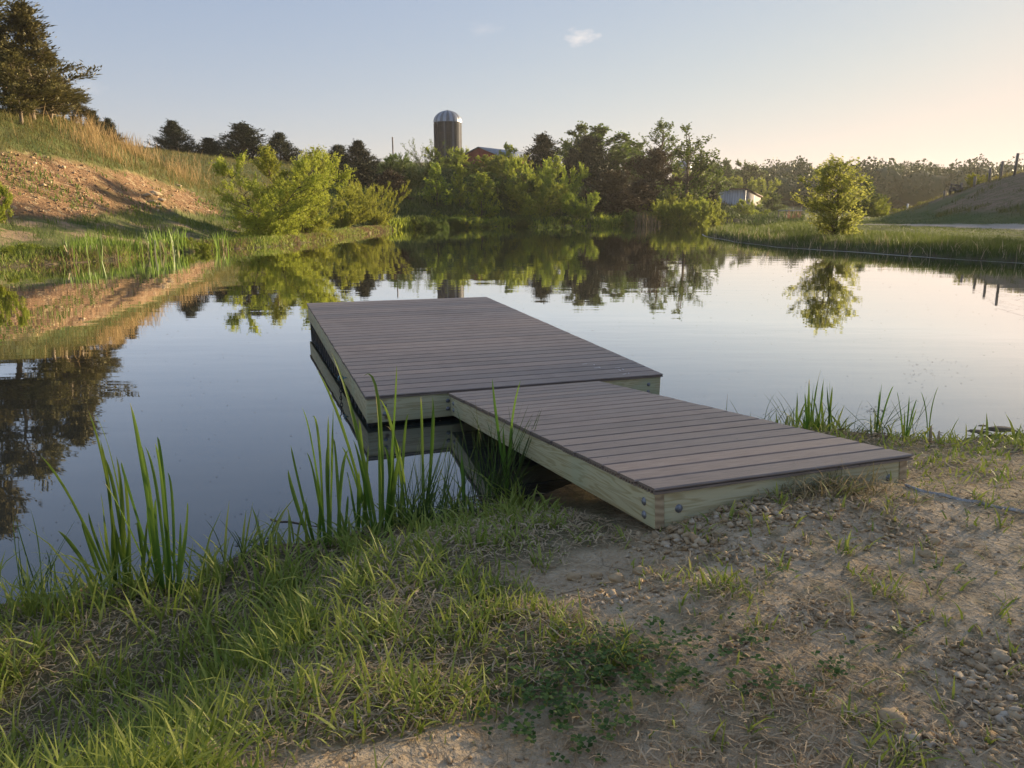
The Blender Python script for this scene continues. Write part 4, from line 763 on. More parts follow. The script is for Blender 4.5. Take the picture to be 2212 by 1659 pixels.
# ---------------------------------------------------------------- far wooded ridge (reads as one mass)
g = np.random.default_rng(40); fb = MB(); tb = MB(); nC = 480
uu = g.uniform(1470, 2560, nC); dd = g.uniform(150, 335, nC) ** 1.0
dd = np.where(uu < 1560, np.maximum(dd, 230), dd)
xx = (uu - 1106) / F * dd * math.cos(PITCH); zz = H(xx, dd); vt_cap = np.interp(uu, [1470, 1600, 1700, 1800, 1880, 1980, 2050, 2140, 2212, 2400], [372, 369, 368, 371, 362, 361, 370, 366, 356, 350])
hh = g.uniform(7.5, 12, nC); topcap = HC + dd * np.tan(np.arctan((829.5 - vt_cap) / F) - PITCH); hh = np.clip(np.minimum(hh, topcap - zz + g.normal(-.6, 1.5, nC)), 4, 13)
for i in range(nC):
    n = 560; r_ = g.uniform(2.6, 7.0); dv = unit(g.normal(0, 1, (n, 3))); dv[:, 2] = np.abs(dv[:, 2]) * 1.25 - .25; rad = g.uniform(.66, 1.04, n)
    lob = 1 + .18 * np.sin(dv[:, 0] * 5 + i) * np.cos(dv[:, 1] * 4 + 2 * i)
    Cn = np.array((xx[i], dd[i], zz[i] + hh[i] * .46)) + dv * (rad * lob)[:, None] * np.array((r_, r_, hh[i] * .56))
    q_ = IV2 * (1 + .16 * np.sin(IV2[:, :1] * 5 + i) * np.cos(IV2[:, 1:2] * 4 + 2 * i) + g.normal(0, .05, (len(IV2), 1))) * (r_ * .66, r_ * .66, hh[i] * .40) + (xx[i], dd[i], zz[i] + hh[i] * .46); fb.add(q_, None, IF2, .35)
    leafcards(fb, Cn, unit(g.normal(0, 1, (n, 3))), g.uniform(.45, .95, n), g.uniform(.3, .6, n), np.clip(g.normal(.45, .16) + g.normal(0, .12, n), 0, .9), g)
    tb.tube([(xx[i], dd[i], zz[i] - .3), (xx[i], dd[i], zz[i] + hh[i] * .6)], [.22, .12], 5, cap=False)
o_ = fb.build('forest', M['forest']); tag(o_, 'far wooded ridge along the horizon behind the lone tree and the mound', 'forest', kind='stuff')
o_ = tb.build('forest_trunks', M['bark']); tag(o_, 'trunks inside the far wooded ridge', 'forest', kind='stuff')

# ---------------------------------------------------------------- grass and other ground cover
def scatter(n, u0, u1, d0, d1, seed, power=1.):
    """random points of the ground in a wedge of the view, denser near"""
    g = np.random.default_rng(seed); d = np.exp(g.uniform(math.log(d0), math.log(d1), n)) if power == 1 else g.uniform(d0, d1, n)
    x = (g.uniform(u0, u1, n) - 1106) / F * d * 1.0; z = H(x, d); u, v = PX(x, d, z); return g, x, d, z, u, v, shore_dist(x, d)
def on_ramp(x, y, m=.0):
    c, s = math.cos(R(19.26)), math.sin(R(19.26)); a = (x - .527) * c + (y - 2.67) * s; b = -(x - .527) * s + (y - 2.67) * c
    return (a > -m) & (a < RW + m) & (b > -m * .3) & (b < RL + m)
def stuff(b, name, mt, label, cat): return tag(b.build(name, mt), label, cat, kind='stuff')
# near bank turf: green blades, taller at the water's edge and to the left
g, x, y, z, u, v, s = scatter(320000, -900, 3300, 1.15, 9, 50)
cv = near_cover(u, v); cl = fbm(x / .14, y / .14, 61, 3); cl2 = fbm(x / .045, y / .045, 63, 2)
keep = (g.random(len(x)) < np.clip(cv ** 1.3 * (.10 + 4.2 * np.clip(cl - .40, 0, 1) + 2.2 * np.clip(cl2 - .42, 0, 1)), 0, 1) * .36) & (s > .0) & ~on_ramp(x, y, .01)
x, y, z, u, v, s, cv, cl = [q_[keep] for q_ in (x, y, z, u, v, s, cv, cl)]; n = len(x); P = np.stack([x, y, z - .004], -1)
edge = np.exp(-np.maximum(s - .05, 0) / .32); left = sstep(1250, 300, u)
h = (.024 + .046 * g.random(n) ** 1.6) * (.6 + .7 * cv) * (1 + .75 * left) * (.75 + .7 * cl) + edge * g.uniform(.02, .20, n) * (g.random(n) < .6)
b = MB(); blades(b, P, h, np.clip(.0036 + .0056 * g.random(n) + .016 * h, .003, .0105) * np.clip(y / 2.6, .8, 1.6), g.uniform(.25, 1.1, n), g.uniform(.2, 1, n), 3, tint=np.clip(g.normal(.42, .25, n), 0, 1) * .92, g=g, tipt=.12)
stuff(b, 'lawn_grass', M['grass'], 'mown green grass on the near bank in front of the dock', 'grass')
# dry thatch lying among the grass and on the soil
g, x, y, z, u, v, s = scatter(180000, -900, 3300, 1.15, 8, 51); cv = near_cover(u, v); tn = fbm(x / .22, y / .22, 66, 3)
keep = (g.random(len(x)) < np.clip(.05 + 1.3 * np.clip(tn - .42, 0, 1) + .42 * cv, 0, 1)) & (s > .06) & ~on_ramp(x, y, .01); x, y, z = x[keep], y[keep], z[keep]; n = len(x)
b = MB(); hh_ = g.uniform(.012, .055, n); a = g.uniform(0, 6.283, n); D = np.stack([np.cos(a), np.sin(a), g.normal(.10, .14, n)], -1); S_ = np.stack([-np.sin(a), np.cos(a), g.normal(0, .3, n)], -1); w_ = g.uniform(.0009, .0028, n)[:, None] * np.clip(y / 2.5, .8, 1.8)[:, None]
P0 = np.stack([x, y, z + g.uniform(.001, .012, n) + .022 * g.random(n) * near_cover(*PX(x, y, z))], -1); P1 = P0 + D * hh_[:, None] * .5 + S_ * g.normal(0, .003, (n, 1)) + (0, 0, .002); P2 = P0 + D * hh_[:, None] + S_ * g.normal(0, .006, (n, 1))
V = np.stack([P0 - S_ * w_, P0 + S_ * w_, P1 - S_ * w_, P1 + S_ * w_, P2 - S_ * w_ * .4, P2 + S_ * w_ * .4], 1).reshape(-1, 3); k = np.arange(n)[:, None] * 6
b.add(V, np.r_[k + (0, 1, 3, 2), k + (2, 3, 5, 4)], None, np.repeat(np.clip(g.normal(.45, .28, n), 0, .9), 6)); stuff(b, 'straw', M['straw'], 'dry straw and dead clippings strewn over the near bank', 'straw')
# clover and broad-leaved weeds in dark patches
b = MB(); g = np.random.default_rng(52); n = 5200; uu = g.uniform(900, 2100, n); vv = g.uniform(1200, 1659, n); wgt = np.zeros(n)
for cx, cy, rx, ry, a in [(1330, 1445, 150, 50, 1), (1200, 1520, 110, 55, .9), (1420, 1500, 70, 26, .8), (1650, 1530, 70, 22, .4), (1790, 1500, 30, 16, .8), (1620, 1460, 45, 20, .5), (1250, 1600, 90, 30, .5), (1700, 1290, 60, 16, .3), (2020, 1300, 60, 16, .3), (1900, 1420, 50, 16, .3)]: wgt = np.maximum(wgt, a * np.exp(-((uu - cx) / rx) ** 2 - ((vv - cy) / ry) ** 2))
k = g.random(n) < wgt * .9; uu, vv = uu[k], vv[k]; pts = np.array([WP(a, c, .40) for a, c in zip(uu, vv)]); zz = H(pts[:, 0], pts[:, 1]); n = len(pts)
for k in range(3):
    a0 = g.uniform(0, 6.283, n) + k * 2.094; hgt = g.uniform(.012, .055, n); D = np.stack([np.cos(a0), np.sin(a0), g.normal(.15, .25, n)], -1)
    if k == 0: hg = hgt; cen = np.stack([pts[:, 0], pts[:, 1], zz + hg], -1); abase = a0
    D = np.stack([np.cos(abase + k * 2.094), np.sin(abase + k * 2.094), g.normal(.12, .2, n)], -1); L = g.uniform(.011, .021, n)
    leafcards(b, cen + D * L[:, None] * .5, D, L, L * .85, np.clip(g.normal(.45, .25, n), 0, .9), g, flat=np.stack([g.normal(0, .25, n), g.normal(0, .25, n), np.ones(n)], -1) * 0 + np.array((0.02, 0.03, 1.)))
stuff(b, 'clover', M['clover'], 'dark green clover patch among the grass in the foreground', 'clover')
def field(name, mt, label, N_, u0, u1, d0, d1, seed, test, h0, h1, wd, segs=2, lean=(.1, .7), power=1, tint=(.45, .22), cat='grass', short=None):
    g, x, y, z, u, v, s = scatter(N_, u0, u1, d0, d1, seed, power); cl = fbm(x / 1.6, y / 1.6, seed + 9, 4)
    k = test(x, y, z, u, v, s, cl, g); x, y, z, s, cl = x[k], y[k], z[k], s[k], cl[k]; n = len(x); b = MB()
    h = g.uniform(h0, h1, n) * (.55 + .9 * cl) * (1 if short is None else 1 - .8 * sstep(*short, s)); blades(b, np.stack([x, y, z - .02], -1), h, wd * g.uniform(.6, 1.3, n) * np.clip(y / ((d0 + d1) / 2), .6, 1.7), g.uniform(*lean, n), g.uniform(.2, .9, n), segs, tint=np.clip(g.normal(tint[0], tint[1], n) + (cl - .47) * .8, 0, .9), g=g)
    return stuff(b, name, mt, label, cat)
field('bench_grass', M['lush'], 'green grass on the flat strip below the eroded bank', 90000, -250, 760, 20, 56, 70, lambda x, y, z, u, v, s, cl, g: (s > .1) & (z < 1.7) & (scarp_mask(x, y, z) < .3) & (g.random(len(x)) < np.clip((cl - .36) * 5, .10, 1)), .06, .34, .026)
field('hillside_grass', M['olive'], 'rough grass over the left hillside above the eroded bank', 110000, -250, 720, 28, 88, 71, lambda x, y, z, u, v, s, cl, g: (z > 1.5) & (scarp_mask(x, y, z) < .25), .10, .34, .035, lean=(.2, 1.0), tint=(.5, .28))
field('scarp_weeds', M['mid'], 'scattered weeds growing on the eroded bank', 30000, -200, 500, 23, 45, 74, lambda x, y, z, u, v, s, cl, g: (scarp_mask(x, y, z) > .4) & (cl > .56) & (g.random(len(x)) < .5), .05, .25, .05, cat='weeds')
field('tawny_grass', M['tawny'], 'tall tawny dry grass on the crest of the left hill', 13000, 60, 480, 33, 66, 72, lambda x, y, z, u, v, s, cl, g: (z > 2.0) & (scarp_mask(x, y, z) < .2) & (g.random(len(x)) < np.clip(1.15 * np.exp(-((u - 235) / 85) ** 2 - ((v - 318) / 42) ** 2) + .55 * np.exp(-((u - 375) / 60) ** 2 - ((v - 395) / 22) ** 2) + .03, 0, 1) * np.clip((cl - .35) * 4, .15, 1)), .45, 1.25, .03, 3, (.1, .6))
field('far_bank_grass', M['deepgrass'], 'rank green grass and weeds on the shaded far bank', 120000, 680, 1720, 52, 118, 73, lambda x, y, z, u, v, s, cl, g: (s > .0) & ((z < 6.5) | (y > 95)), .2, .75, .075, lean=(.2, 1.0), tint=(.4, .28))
field('spit_grass', M['spitgrass'], 'thick green grass on the spit under the lone tree', 150000, 1500, 2420, 20, 66, 75, lambda x, y, z, u, v, s, cl, g: (x > 8) & (s > -.05) & (z < 1.25) & (track_mask(x, y, z) < .15) & ((s < 9) | (g.random(len(x)) < .5)), .14, .42, .024, lean=(.05, .6), tint=(.40, .28), short=(3.2, 5.5))
field('mound_grass', M['olive'], 'sparse grass tufts on the bare mound and along its crest', 90000, 1850, 3000, 34, 66, 76, lambda x, y, z, u, v, s, cl, g: (x > 12) & (z > .95) & (track_mask(x, y, z) < .2) & (g.random(len(x)) < np.clip((cl - .53) * 7, .02, 1)), .06, .28, .03, tint=(.42, .25))
g, x, y, z, u, v, s = scatter(9000, 1530, 2400, 20, 42, 77); k = (x > 8) & (s > -.10) & (s < .55); b = MB(); n = k.sum()
blades(b, np.stack([x, y, z], -1)[k], g.uniform(.12, .5, n), .022, g.uniform(0, .9, n), g.uniform(0, .6, n), 2, g=g); stuff(b, 'dead_stalks', M['reed_dead'], 'pale dead stalks along the waterline of the spit', 'stalks')
def shoreline(name, mt, label, pix, n, spread, s0, s1, h0, h1, wd, seed, cat='grass', lean=(.2, 1.1)):
    g = np.random.default_rng(seed); P = np.array([WP(u, v).xy for u, v in pix]); L = np.r_[0, np.cumsum(np.linalg.norm(np.diff(P, axis=0), axis=1))]; t_ = g.uniform(0, L[-1], n)
    x = np.interp(t_, L, P[:, 0]) + g.normal(0, spread, n); y = np.interp(t_, L, P[:, 1]) + g.normal(0, spread, n); s_ = shore_dist(x, y); cl = fbm(x / .9, y / .9, seed, 4); k = (s_ > s0) & (s_ < s1) & (g.random(n) < np.clip((cl - .28) * 4.5, .1, 1)); x, y, cl = x[k], y[k], cl[k]; n = len(x); b = MB()
    blades(b, np.stack([x, y, H(x, y) - .02], -1), g.uniform(h0, h1, n) * (.5 + cl), wd * g.uniform(.6, 1.4, n) * np.clip(y / 30, .7, 2), g.uniform(*lean, n), g.uniform(.2, 1, n), 3, g=g, tint=np.clip(g.normal(.45, .3, n), 0, 1)); stuff(b, name, mt, label, cat)
LEFT = [(-200, 596), (0, 577), (100, 571), (200, 565), (260, 560), (330, 549), (450, 541), (560, 534), (640, 527), (700, 519), (740, 512), (800, 503), (850, 497)]
shoreline('left_waterline_grass', M['grass'], 'ragged grass and weeds along the left waterline', LEFT, 42000, .7, -.10, 1.1, .05, .23, .020, 78); shoreline('left_dead_grass', M['reedtan'], 'brown dead grass at the left waterline', LEFT, 22000, .6, -.10, .8, .06, .24, .02, 79)
shoreline('waterline_weeds', M['bright'], 'yellow green weeds drooping over the far waterline', [(850, 497), (900, 493), (1000, 490), (1150, 489), (1300, 488), (1400, 485), (1500, 478.5), (1555, 476)], 22000, 1.0, -.3, .8, .2, .7, .05, 80, 'weeds')

# ---------------------------------------------------------------- cattails and rushes on the near bank (photo rows of bases and tips give each leaf its place)
def clump(label, group, base, leaves, zx, name='cattail_clump', mt='cattail', wid=(.011, .0185), stubs=(), seed=1, djit=.05, cat='cattail'):
    """base: photo point of the foot; leaves: (tip u, tip v[, foot u, foot v][, bend u, bend v])"""
    g = np.random.default_rng(seed); c = WP(*base, .03); e = empty(name, (c.x, c.y, 0), 0, label, cat, group); o_ = np.array((c.x, c.y, 0.)); b = MB()
    for L in leaves:
        d = c.y + g.normal(0, djit); fu, fv = (L[2], L[3]) if len(L) >= 4 else (base[0] + g.normal(0, 14), base[1] + g.normal(0, 4))
        f0 = WP(fu, fv, .02); ft = np.array(f0); ft[2] = -.03; tip = np.array(DP(L[0], L[1], f0.y + g.normal(0, djit) + (.0))); via = np.array(DP(L[4], L[5], (f0.y + tip[1]) / 2)) if len(L) == 6 else None
        blade_to(b, ft - o_, tip - o_, g.uniform(*wid), None if via is None else via - o_, tint=np.clip(g.normal(.35, .2), 0, .8), tipt=.25 if g.random() < .5 else .6, g=g)
    b.build('leaves', M[mt], e)
    for (u, v, h_) in stubs:
        f = WP(u, v, .02); tb = MB(); pt = np.array((f.x - c.x, f.y - c.y, -.02)); ln = g.normal(0, .02, 3); ln[2] = 0
        tb.tube([pt, pt + ln * .5 + (0, 0, h_ * .5), pt + ln + (0, 0, h_)], [.010, .011, .004], 6); tb.build('dead_stub', M['reed_dead'], e)
    return e
Z1 = lambda a: (a[0] * .2942, 840.4 + a[1] * .2942)
def zz_(fn, rows):
    o = []
    for r in rows:
        t_ = ()
        for i in range(0, len(r), 2): t_ += fn((r[i], r[i+1]))
        o.append(t_)
    return o
GC = 'cattail clumps at the near waterline'
clump('tall cattail clump in the left foreground, its leftmost leaf leaning far out over the water', GC, (255, 1278), zz_(Z1, [(297, 485, 830, 1440, 560, 880), (645, 150, 880, 1450, 790, 700), (680, 150, 960, 1400, 850, 640), (735, 370, 850, 1480, 810, 830), (735, 460, 930, 1460, 850, 800), (855, 495, 900, 1450, 900, 900), (890, 520, 945, 1450, 940, 900), (650, 905, 880, 1480, 715, 1130), (830, 980, 850, 1480, 830, 1200), (945, 1010, 900, 1500, 930, 1250), (740, 765, 810, 1480, 775, 1050), (425, 1040, 760, 1450, 560, 1190), (720, 980, 900, 1490, 790, 1250), (1080, 970, 1010, 1500, 1060, 1200), (1135, 1030, 1040, 1500, 1100, 1230), (820, 930, 980, 1480, 880, 1180), (990, 1000, 1060, 1480, 1030, 1080), (600, 980, 780, 1470, 660, 1150)]), 0, stubs=[(300, 1272, .08), (318, 1280, .1)], seed=3)
clump('cattail clump just right of the tallest left one, leaves leaning left', GC, (362, 1286), zz_(Z1, [(955, 100, 1180, 1500, 1060, 640), (1010, 380, 1170, 1500, 1090, 850), (1030, 390, 1210, 1520, 1100, 800), (1065, 420, 1230, 1520, 1160, 800), (1138, 395, 1240, 1500, 1200, 800), (1155, 350, 1260, 1540, 1200, 700), (1195, 530, 1250, 1540, 1220, 900), (1230, 610, 1270, 1540, 1270, 900), (1375, 830, 1270, 1540, 1360, 1080), (1325, 980, 1290, 1520, 1320, 1200), (1085, 770, 1190, 1500, 1100, 1050), (1145, 805, 1200, 1520, 1150, 1050), (750, 665, 1180, 1500, 930, 980), (890, 540, 1190, 1480, 970, 820)]), 0, stubs=[(388, 1290, .12), (395, 1288, .07)], seed=4)
Z2 = lambda a: (569.3 + a[0] * .29408, 759 + a[1] * .29408)
clump('cattail clump left of the platform corner, with thin spread leaves', GC, (705, 1192), zz_(Z2, [(200, 690, 400, 1480, 270, 1010), (180, 870, 380, 1450, 240, 1110), (280, 410, 470, 1480, 370, 760), (355, 480, 440, 1450, 410, 700), (318, 740, 470, 1470, 390, 1000), (475, 470, 470, 1450, 475, 900), (510, 420, 480, 1440, 505, 700), (470, 680, 500, 1480, 470, 1000), (515, 640, 570, 1450, 540, 900), (625, 720, 540, 1470, 570, 950), (610, 885, 700, 1330, 640, 1010), (575, 700, 800, 1330, 660, 900), (620, 1060, 580, 1450, 610, 1200), (415, 1060, 410, 1460, 415, 1250), (310, 1110, 400, 1480, 340, 1280)]), 0, seed=5, stubs=[(780, 1150, .1)])
clump('thick cattail clump whose tallest leaves cross the platform corner', GC, (815, 1165), zz_(Z2, [(390, 130, 800, 1330, 600, 620), (500, 5, 850, 1380, 690, 600), (815, 245, 850, 1380, 850, 700), (978, 100, 880, 1380, 950, 640), (735, 180, 870, 1360, 850, 420), (840, 340, 1060, 1320, 960, 640), (890, 545, 1080, 1320, 1000, 760), (1010, 690, 890, 1380, 960, 980), (770, 690, 720, 1350, 750, 1000), (660, 650, 820, 1380, 740, 950), (700, 500, 760, 1340, 730, 800), (880, 690, 930, 1340, 930, 900), (1155, 330, 1175, 1180, 1165, 640), (1240, 330, 1190, 1230, 1240, 640), (1065, 455, 1010, 1250, 1030, 700), (700, 870, 690, 1350, 700, 1100), (940, 640, 900, 1380, 950, 900)]), 0, seed=6, wid=(.013, .021), stubs=[(842, 1170, .1), (770, 1165, .07)])
clump('small cattail clump against the ramp side, one leaf tip bent over', GC, (1092, 1062), zz_(Z2, [(1680, 200, 1800, 1030, 1720, 560), (1888, 215, 1790, 1030, 1820, 560), (1760, 540, 1790, 1010, 1770, 780), (1710, 870, 1690, 1050, 1650, 960), (1825, 500, 1775, 1020, 1815, 720), (1455, 730, 1480, 1150, 1460, 900)]), 0, seed=7, wid=(.012, .017))
g = np.random.default_rng(77)
def rushes(label, base, n, spread, tips, seed, name='rush_clump'):
    g = np.random.default_rng(seed); L = []
    for k in range(n):
        f = g.normal(0, 1); L.append((g.uniform(tips[0], tips[1]), tips[2] + g.random() ** .8 * (tips[3] - tips[2]), base[0] + f * spread, base[1] + g.normal(0, 5)))
    L = [(tu * .35 + (fu + (tu - base[0]) * .9) * .65, tv, fu, fv) for tu, tv, fu, fv in L]
    return clump(label, 'rush clumps at the near waterline', base, L, 0, name, 'rush', (.0035, .0055), seed=seed, djit=.08, cat='rush')
rushes('dark rush clump standing in the water between the thick cattails and the ramp', (905, 1150), 60, 26, (860, 990, 905, 1090), 11)
rushes('dark rush clump pressed against the middle of the ramp side', (1065, 1080), 55, 34, (1000, 1165, 855, 1010), 12)
rushes('thin rushes rising before the far end of the ramp side', (985, 1120), 26, 30, (930, 1040, 940, 1070), 13)
rushes('fine rushes at the very left of the foreground', (70, 1295), 22, 45, (10, 200, 1080, 1220), 14)
rushes('thin rushes between the left cattails and the platform', (500, 1225), 18, 60, (400, 640, 1080, 1200), 15)
Z3 = lambda a: (1572.3 + a[0] * .28922, 759 + a[1] * .28922)
GD = 'cattails behind the ramp on the right shore'
clump('dense cattail clump right behind the ramp edge, tallest of the right shore', GD, (1752, 934), zz_(Z3, [(697, 130, 630, 600, 650, 350), (718, 190, 670, 610, 695, 380), (608, 205, 620, 600, 606, 380), (640, 240, 610, 600, 625, 420), (575, 310, 600, 610, 585, 460), (715, 290, 650, 600, 690, 440), (600, 310, 610, 600, 600, 450), (515, 400, 530, 600, 515, 500), (555, 455, 580, 610, 565, 530), (665, 460, 640, 610, 650, 540), (720, 420, 660, 610, 690, 520), (570, 470, 590, 600, 575, 540), (690, 490, 650, 610, 670, 550)]), 0, seed=21)
clump('cattail clump with a leaf flopped sideways, right of the dense one', GD, (1800, 940), zz_(Z3, [(760, 215, 760, 610, 762, 400), (780, 260, 740, 610, 765, 420), (740, 240, 780, 610, 750, 400), (945, 455, 810, 610, 870, 530), (1085, 540, 830, 620, 960, 520), (760, 370, 800, 610, 770, 480), (700, 350, 720, 600, 705, 470), (840, 420, 780, 600, 800, 500)]), 0, seed=22)
clump('slim cattail with a few stiff leaves in a V', GD, (1893, 940), zz_(Z3, [(1150, 235, 1115, 610, 1130, 420), (1238, 258, 1115, 600, 1190, 370), (1132, 290, 1105, 610, 1122, 450), (1190, 350, 1120, 610, 1165, 460)]), 0, seed=23, wid=(.009, .013))
clump('cattail opening like a small fan, second from the right', GD, (1956, 948), zz_(Z3, [(1262, 300, 1320, 640, 1290, 450), (1355, 330, 1330, 650, 1345, 480), (1412, 355, 1330, 650, 1375, 470), (1410, 425, 1335, 650, 1375, 530), (1320, 430, 1325, 650, 1320, 540), (1290, 470, 1318, 640, 1300, 560)]), 0, seed=24, wid=(.010, .014))
clump('two leaf cattail beside broken brown stubs, rightmost of the shore', GD, (2006, 952), zz_(Z3, [(1440, 300, 1500, 650, 1480, 450), (1573, 260, 1505, 650, 1520, 440)]), 0, seed=25, wid=(.008, .012), stubs=[(2010, 955, .15), (2027, 957, .13), (1992, 953, .08)])
rushes('short thin rushes peeping over the ramp edge', (1690, 930), 34, 62, (1615, 1750, 840, 915), 26)
rushes('fine rushes among the right shore cattails', (1870, 945), 44, 75, (1780, 2040, 845, 935), 27)
# cattail stands across the pond on the left shore
g = np.random.default_rng(88); b = MB(); n = 900; uu = np.concatenate([g.normal(c_, w_, m_) for c_, w_, m_ in [(300, 70, 260), (740, 60, 220), (860, 60, 200), (1060, 60, 120), (1880, 110, 100)]]); vv = np.concatenate([g.normal(c_, 9, m_) for c_, m_ in [(1284, 260), (1190, 220), (1165, 200), (1085, 120), (950, 100)]])
P = np.array([WP(a, c, .02) for a, c in zip(uu, vv)]); P[:, 2] = np.maximum(H(P[:, 0], P[:, 1]), 0) + g.uniform(.004, .035, n); a = g.uniform(0, 6.28, n); leafcards(b, P, np.stack([np.cos(a), np.sin(a), g.normal(.05, .3, n)], -1), g.uniform(.03, .12, n), g.uniform(.004, .012, n), g.random(n) * .9, g)
M['litter'] = leafmat('reed_litter', (.16, .10, .055), (.46, .36, .23), .1, .8); stuff(b, 'reed_litter', M['litter'], 'brown and straw coloured reed litter at the feet of the near cattails', 'litter')
def stand_far(label, u0, u1, v, d0, hts, n, seed, deadn):
    g = np.random.default_rng(seed); pc = GP((u0 + u1) / 2, d0); e = empty('cattail_stand', pc, 0, label, 'cattail', 'cattail stands on the left shore'); b = MB(); db = MB(); P = []
    for k in range(n + deadn):
        u = g.uniform(u0, u1); vv = v + (u - (u0 + u1) / 2) * -.075 + g.normal(-3, 3); w_ = WP(u, vv, .05); P.append((w_.x - pc.x, w_.y - pc.y, -.05 - pc.z + .05))
    P = np.array(P); blades(b, P[:n], g.uniform(hts * .55, hts, n), .035, g.uniform(.02, .35, n), g.uniform(0, .6, n), 4, g=g, tint=np.clip(g.normal(.6, .2, n), 0, .88)); b.build('leaves', M['cattail'], e)
    blades(db, P[n:] + (0, -.08, 0), g.uniform(hts * .25, hts * .55, deadn), .05, g.uniform(0, .25, deadn), .2, 2, g=g, tipw=.5); db.build('dead_leaves', M['reed_dead'], e)
stand_far('cattail stand with pale broken leaves at its foot, leftmost on the far left shore', 140, 222, 561, 22.3, .95, 120, 31, 24)
stand_far('cattail stand between the leftmost stand and the tall dense one', 232, 312, 553, 23.5, .75, 110, 32, 30)
stand_far('tall dense cattail stand, third along the left shore', 322, 408, 545, 25., .95, 150, 33, 26)
stand_far('small cattail stand near the big willow', 462, 496, 538, 27.5, .75, 45, 34, 12)
pr, pw = K['shrub0'][0], K['shrub0'][1]
for u, d, vt, wp, lb in [(62, 22.2, 527, 84, 'rusty yellow bush at the left waterline'), (12, 21.4, 534, 60, 'yellow bush at the left edge by the water'), (118, 22.4, 540, 50, 'small grassy green bush left of the cattail stands'), (440, 27.5, 524, 50, 'low yellow bush between the cattail stands and the big willow'), (400, 28, 512, 36, 'tiny bush behind the dense cattail stand')]:
    stand('shrub%d' % (int(u) % 3) if ('shrub%d' % (int(u) % 3)) in K else 'shrub0', u, d, vt, wp, lb, 'bush', 'bushes on the left shore')
g = np.random.default_rng(66)
for k in range(40):
    u = g.uniform(860, 1545); v = np.interp(u, [850, 1000, 1300, 1500, 1560], [497, 490, 488, 478.5, 476]) - g.uniform(.2, 5.5); w_ = WP(u, v, .15); kk = ('mid%d' if g.random() < .7 else 'shrub%d') % g.integers(0, 3)
    put(K[kk][0], (w_.x, w_.y, HZ(w_.x, w_.y)), g.uniform(.45, 1.25), g.uniform(.8, 2.2), label='low leafy weed clump on the far waterline below the bank bushes', cat='weed clump', group='weed clumps along the far waterline', protow=1.)
p = ground_hit(1795, 1062); b = MB(); n = 520; P = g.normal(0, 1, (n, 2)) * (.14, .06); P = np.c_[P, H(p.x + P[:, 0], p.y + P[:, 1]) - p.z - .005]; blades(b, P, g.uniform(.04, .13, n), g.uniform(.0025, .005, n), g.uniform(.5, 2.4, n), g.uniform(.2, 1, n), 3, g=g, tint=np.clip(g.normal(.6, .35, n), 0, 1)); o = b.build('grass_tuft', M['sod']); o.location = p; tag(o, 'half dry grass tuft lying on the soil heap against the ramp end', 'grass tuft')
# tan reeds on the far shore, red brown reeds at the pier
def reedbed(label, u0, u1, d, h0, n, seed, mt, wd=.06):
    g = np.random.default_rng(seed); c = GP((u0 + u1) / 2, d); e = MB(); w_ = (u1 - u0) / F * d
    P = np.stack([g.normal(0, w_ / 3.2, n), g.normal(0, .5, n), 0 * np.ones(n) - .05], -1); blades(e, P, h0 * (.35 + .65 * g.random(n) * np.exp(-(P[:, 0] / w_ * 1.6) ** 2)), wd, g.uniform(.05, .4, n), .5, 3, g=g); o = e.build('reed_bed', mt); o.location = (c.x, c.y, max(c.z, 0)); return tag(o, label, 'reeds')
M['redreed'] = leafmat('red_reed', (.22, .10, .08), (.42, .24, .18), .25, .8)
reedbed('tan dead reeds at the far waterline left of the shrub thicket', 1360, 1416, 66.5, 1.35, 190, 41, M['reedtan']); reedbed('red brown reeds round the tiny pier', 1696, 1732, 61, 1.5, 90, 42, M['redreed'], .05)

# ---------------------------------------------------------------- stones, gravel, rubble
def stones(b, P, size, g, flat=.65, V=IV, Fc=IF):
    n = len(P); m_ = len(V); ax = g.normal(0, 1, (n, 6, 3)); ax = unit(ax); D = 1 + np.zeros((n, m_))
    for k in range(6): D -= .62 * np.clip((V[None] * ax[:, k][:, None]).sum(-1) - .45, 0, 1) * 1.5     # chipped facets
    D *= g.uniform(.82, 1.18, (n, m_)); S = np.stack([g.uniform(.7, 1.3, n), g.uniform(.6, 1.0, n), g.uniform(flat * .6, flat * 1.1, n)], -1) * np.asarray(size)[:, None]
    a = g.uniform(0, 6.283, n); c, s = np.cos(a)[:, None], np.sin(a)[:, None]; Q = V[None] * D[..., None] * S[:, None]; tl = g.normal(0, .3, (n, 1))
    Q = np.stack([Q[..., 0] * c - Q[..., 1] * s, Q[..., 0] * s + Q[..., 1] * c, Q[..., 2] + Q[..., 0] * tl], -1) + np.asarray(P)[:, None]
    b.add(Q.reshape(-1, 3), None, (Fc[None] + (np.arange(n) * m_)[:, None, None]).reshape(-1, 3), np.repeat(g.random(n), m_))
def rockmat(name, ca, cb, cc):
    m, t, o = mat(name); a = N(t, 'ShaderNodeAttribute', attribute_name='tint').outputs['Fac']; f = noise(t, 30, 6, objvec(t)); c = mixc(t, ramp(t, a, 0, .75), ca, cb); c = mixc(t, ramp(t, a, .78, .95), c, cc); c = mixc(t, math_(t, 'MULTIPLY', ramp(t, f, .4, .7), .4), c, ca)
    p = N(t, 'ShaderNodeBsdfPrincipled', {'Base Color': c, 'Roughness': .92, 'Specular IOR Level': .2, 'Normal': N(t, 'ShaderNodeBump', {'Height': f, 'Strength': .7, 'Distance': .006}).outputs[0]}); t.links.new(p.outputs[0], o.inputs[0]); return m
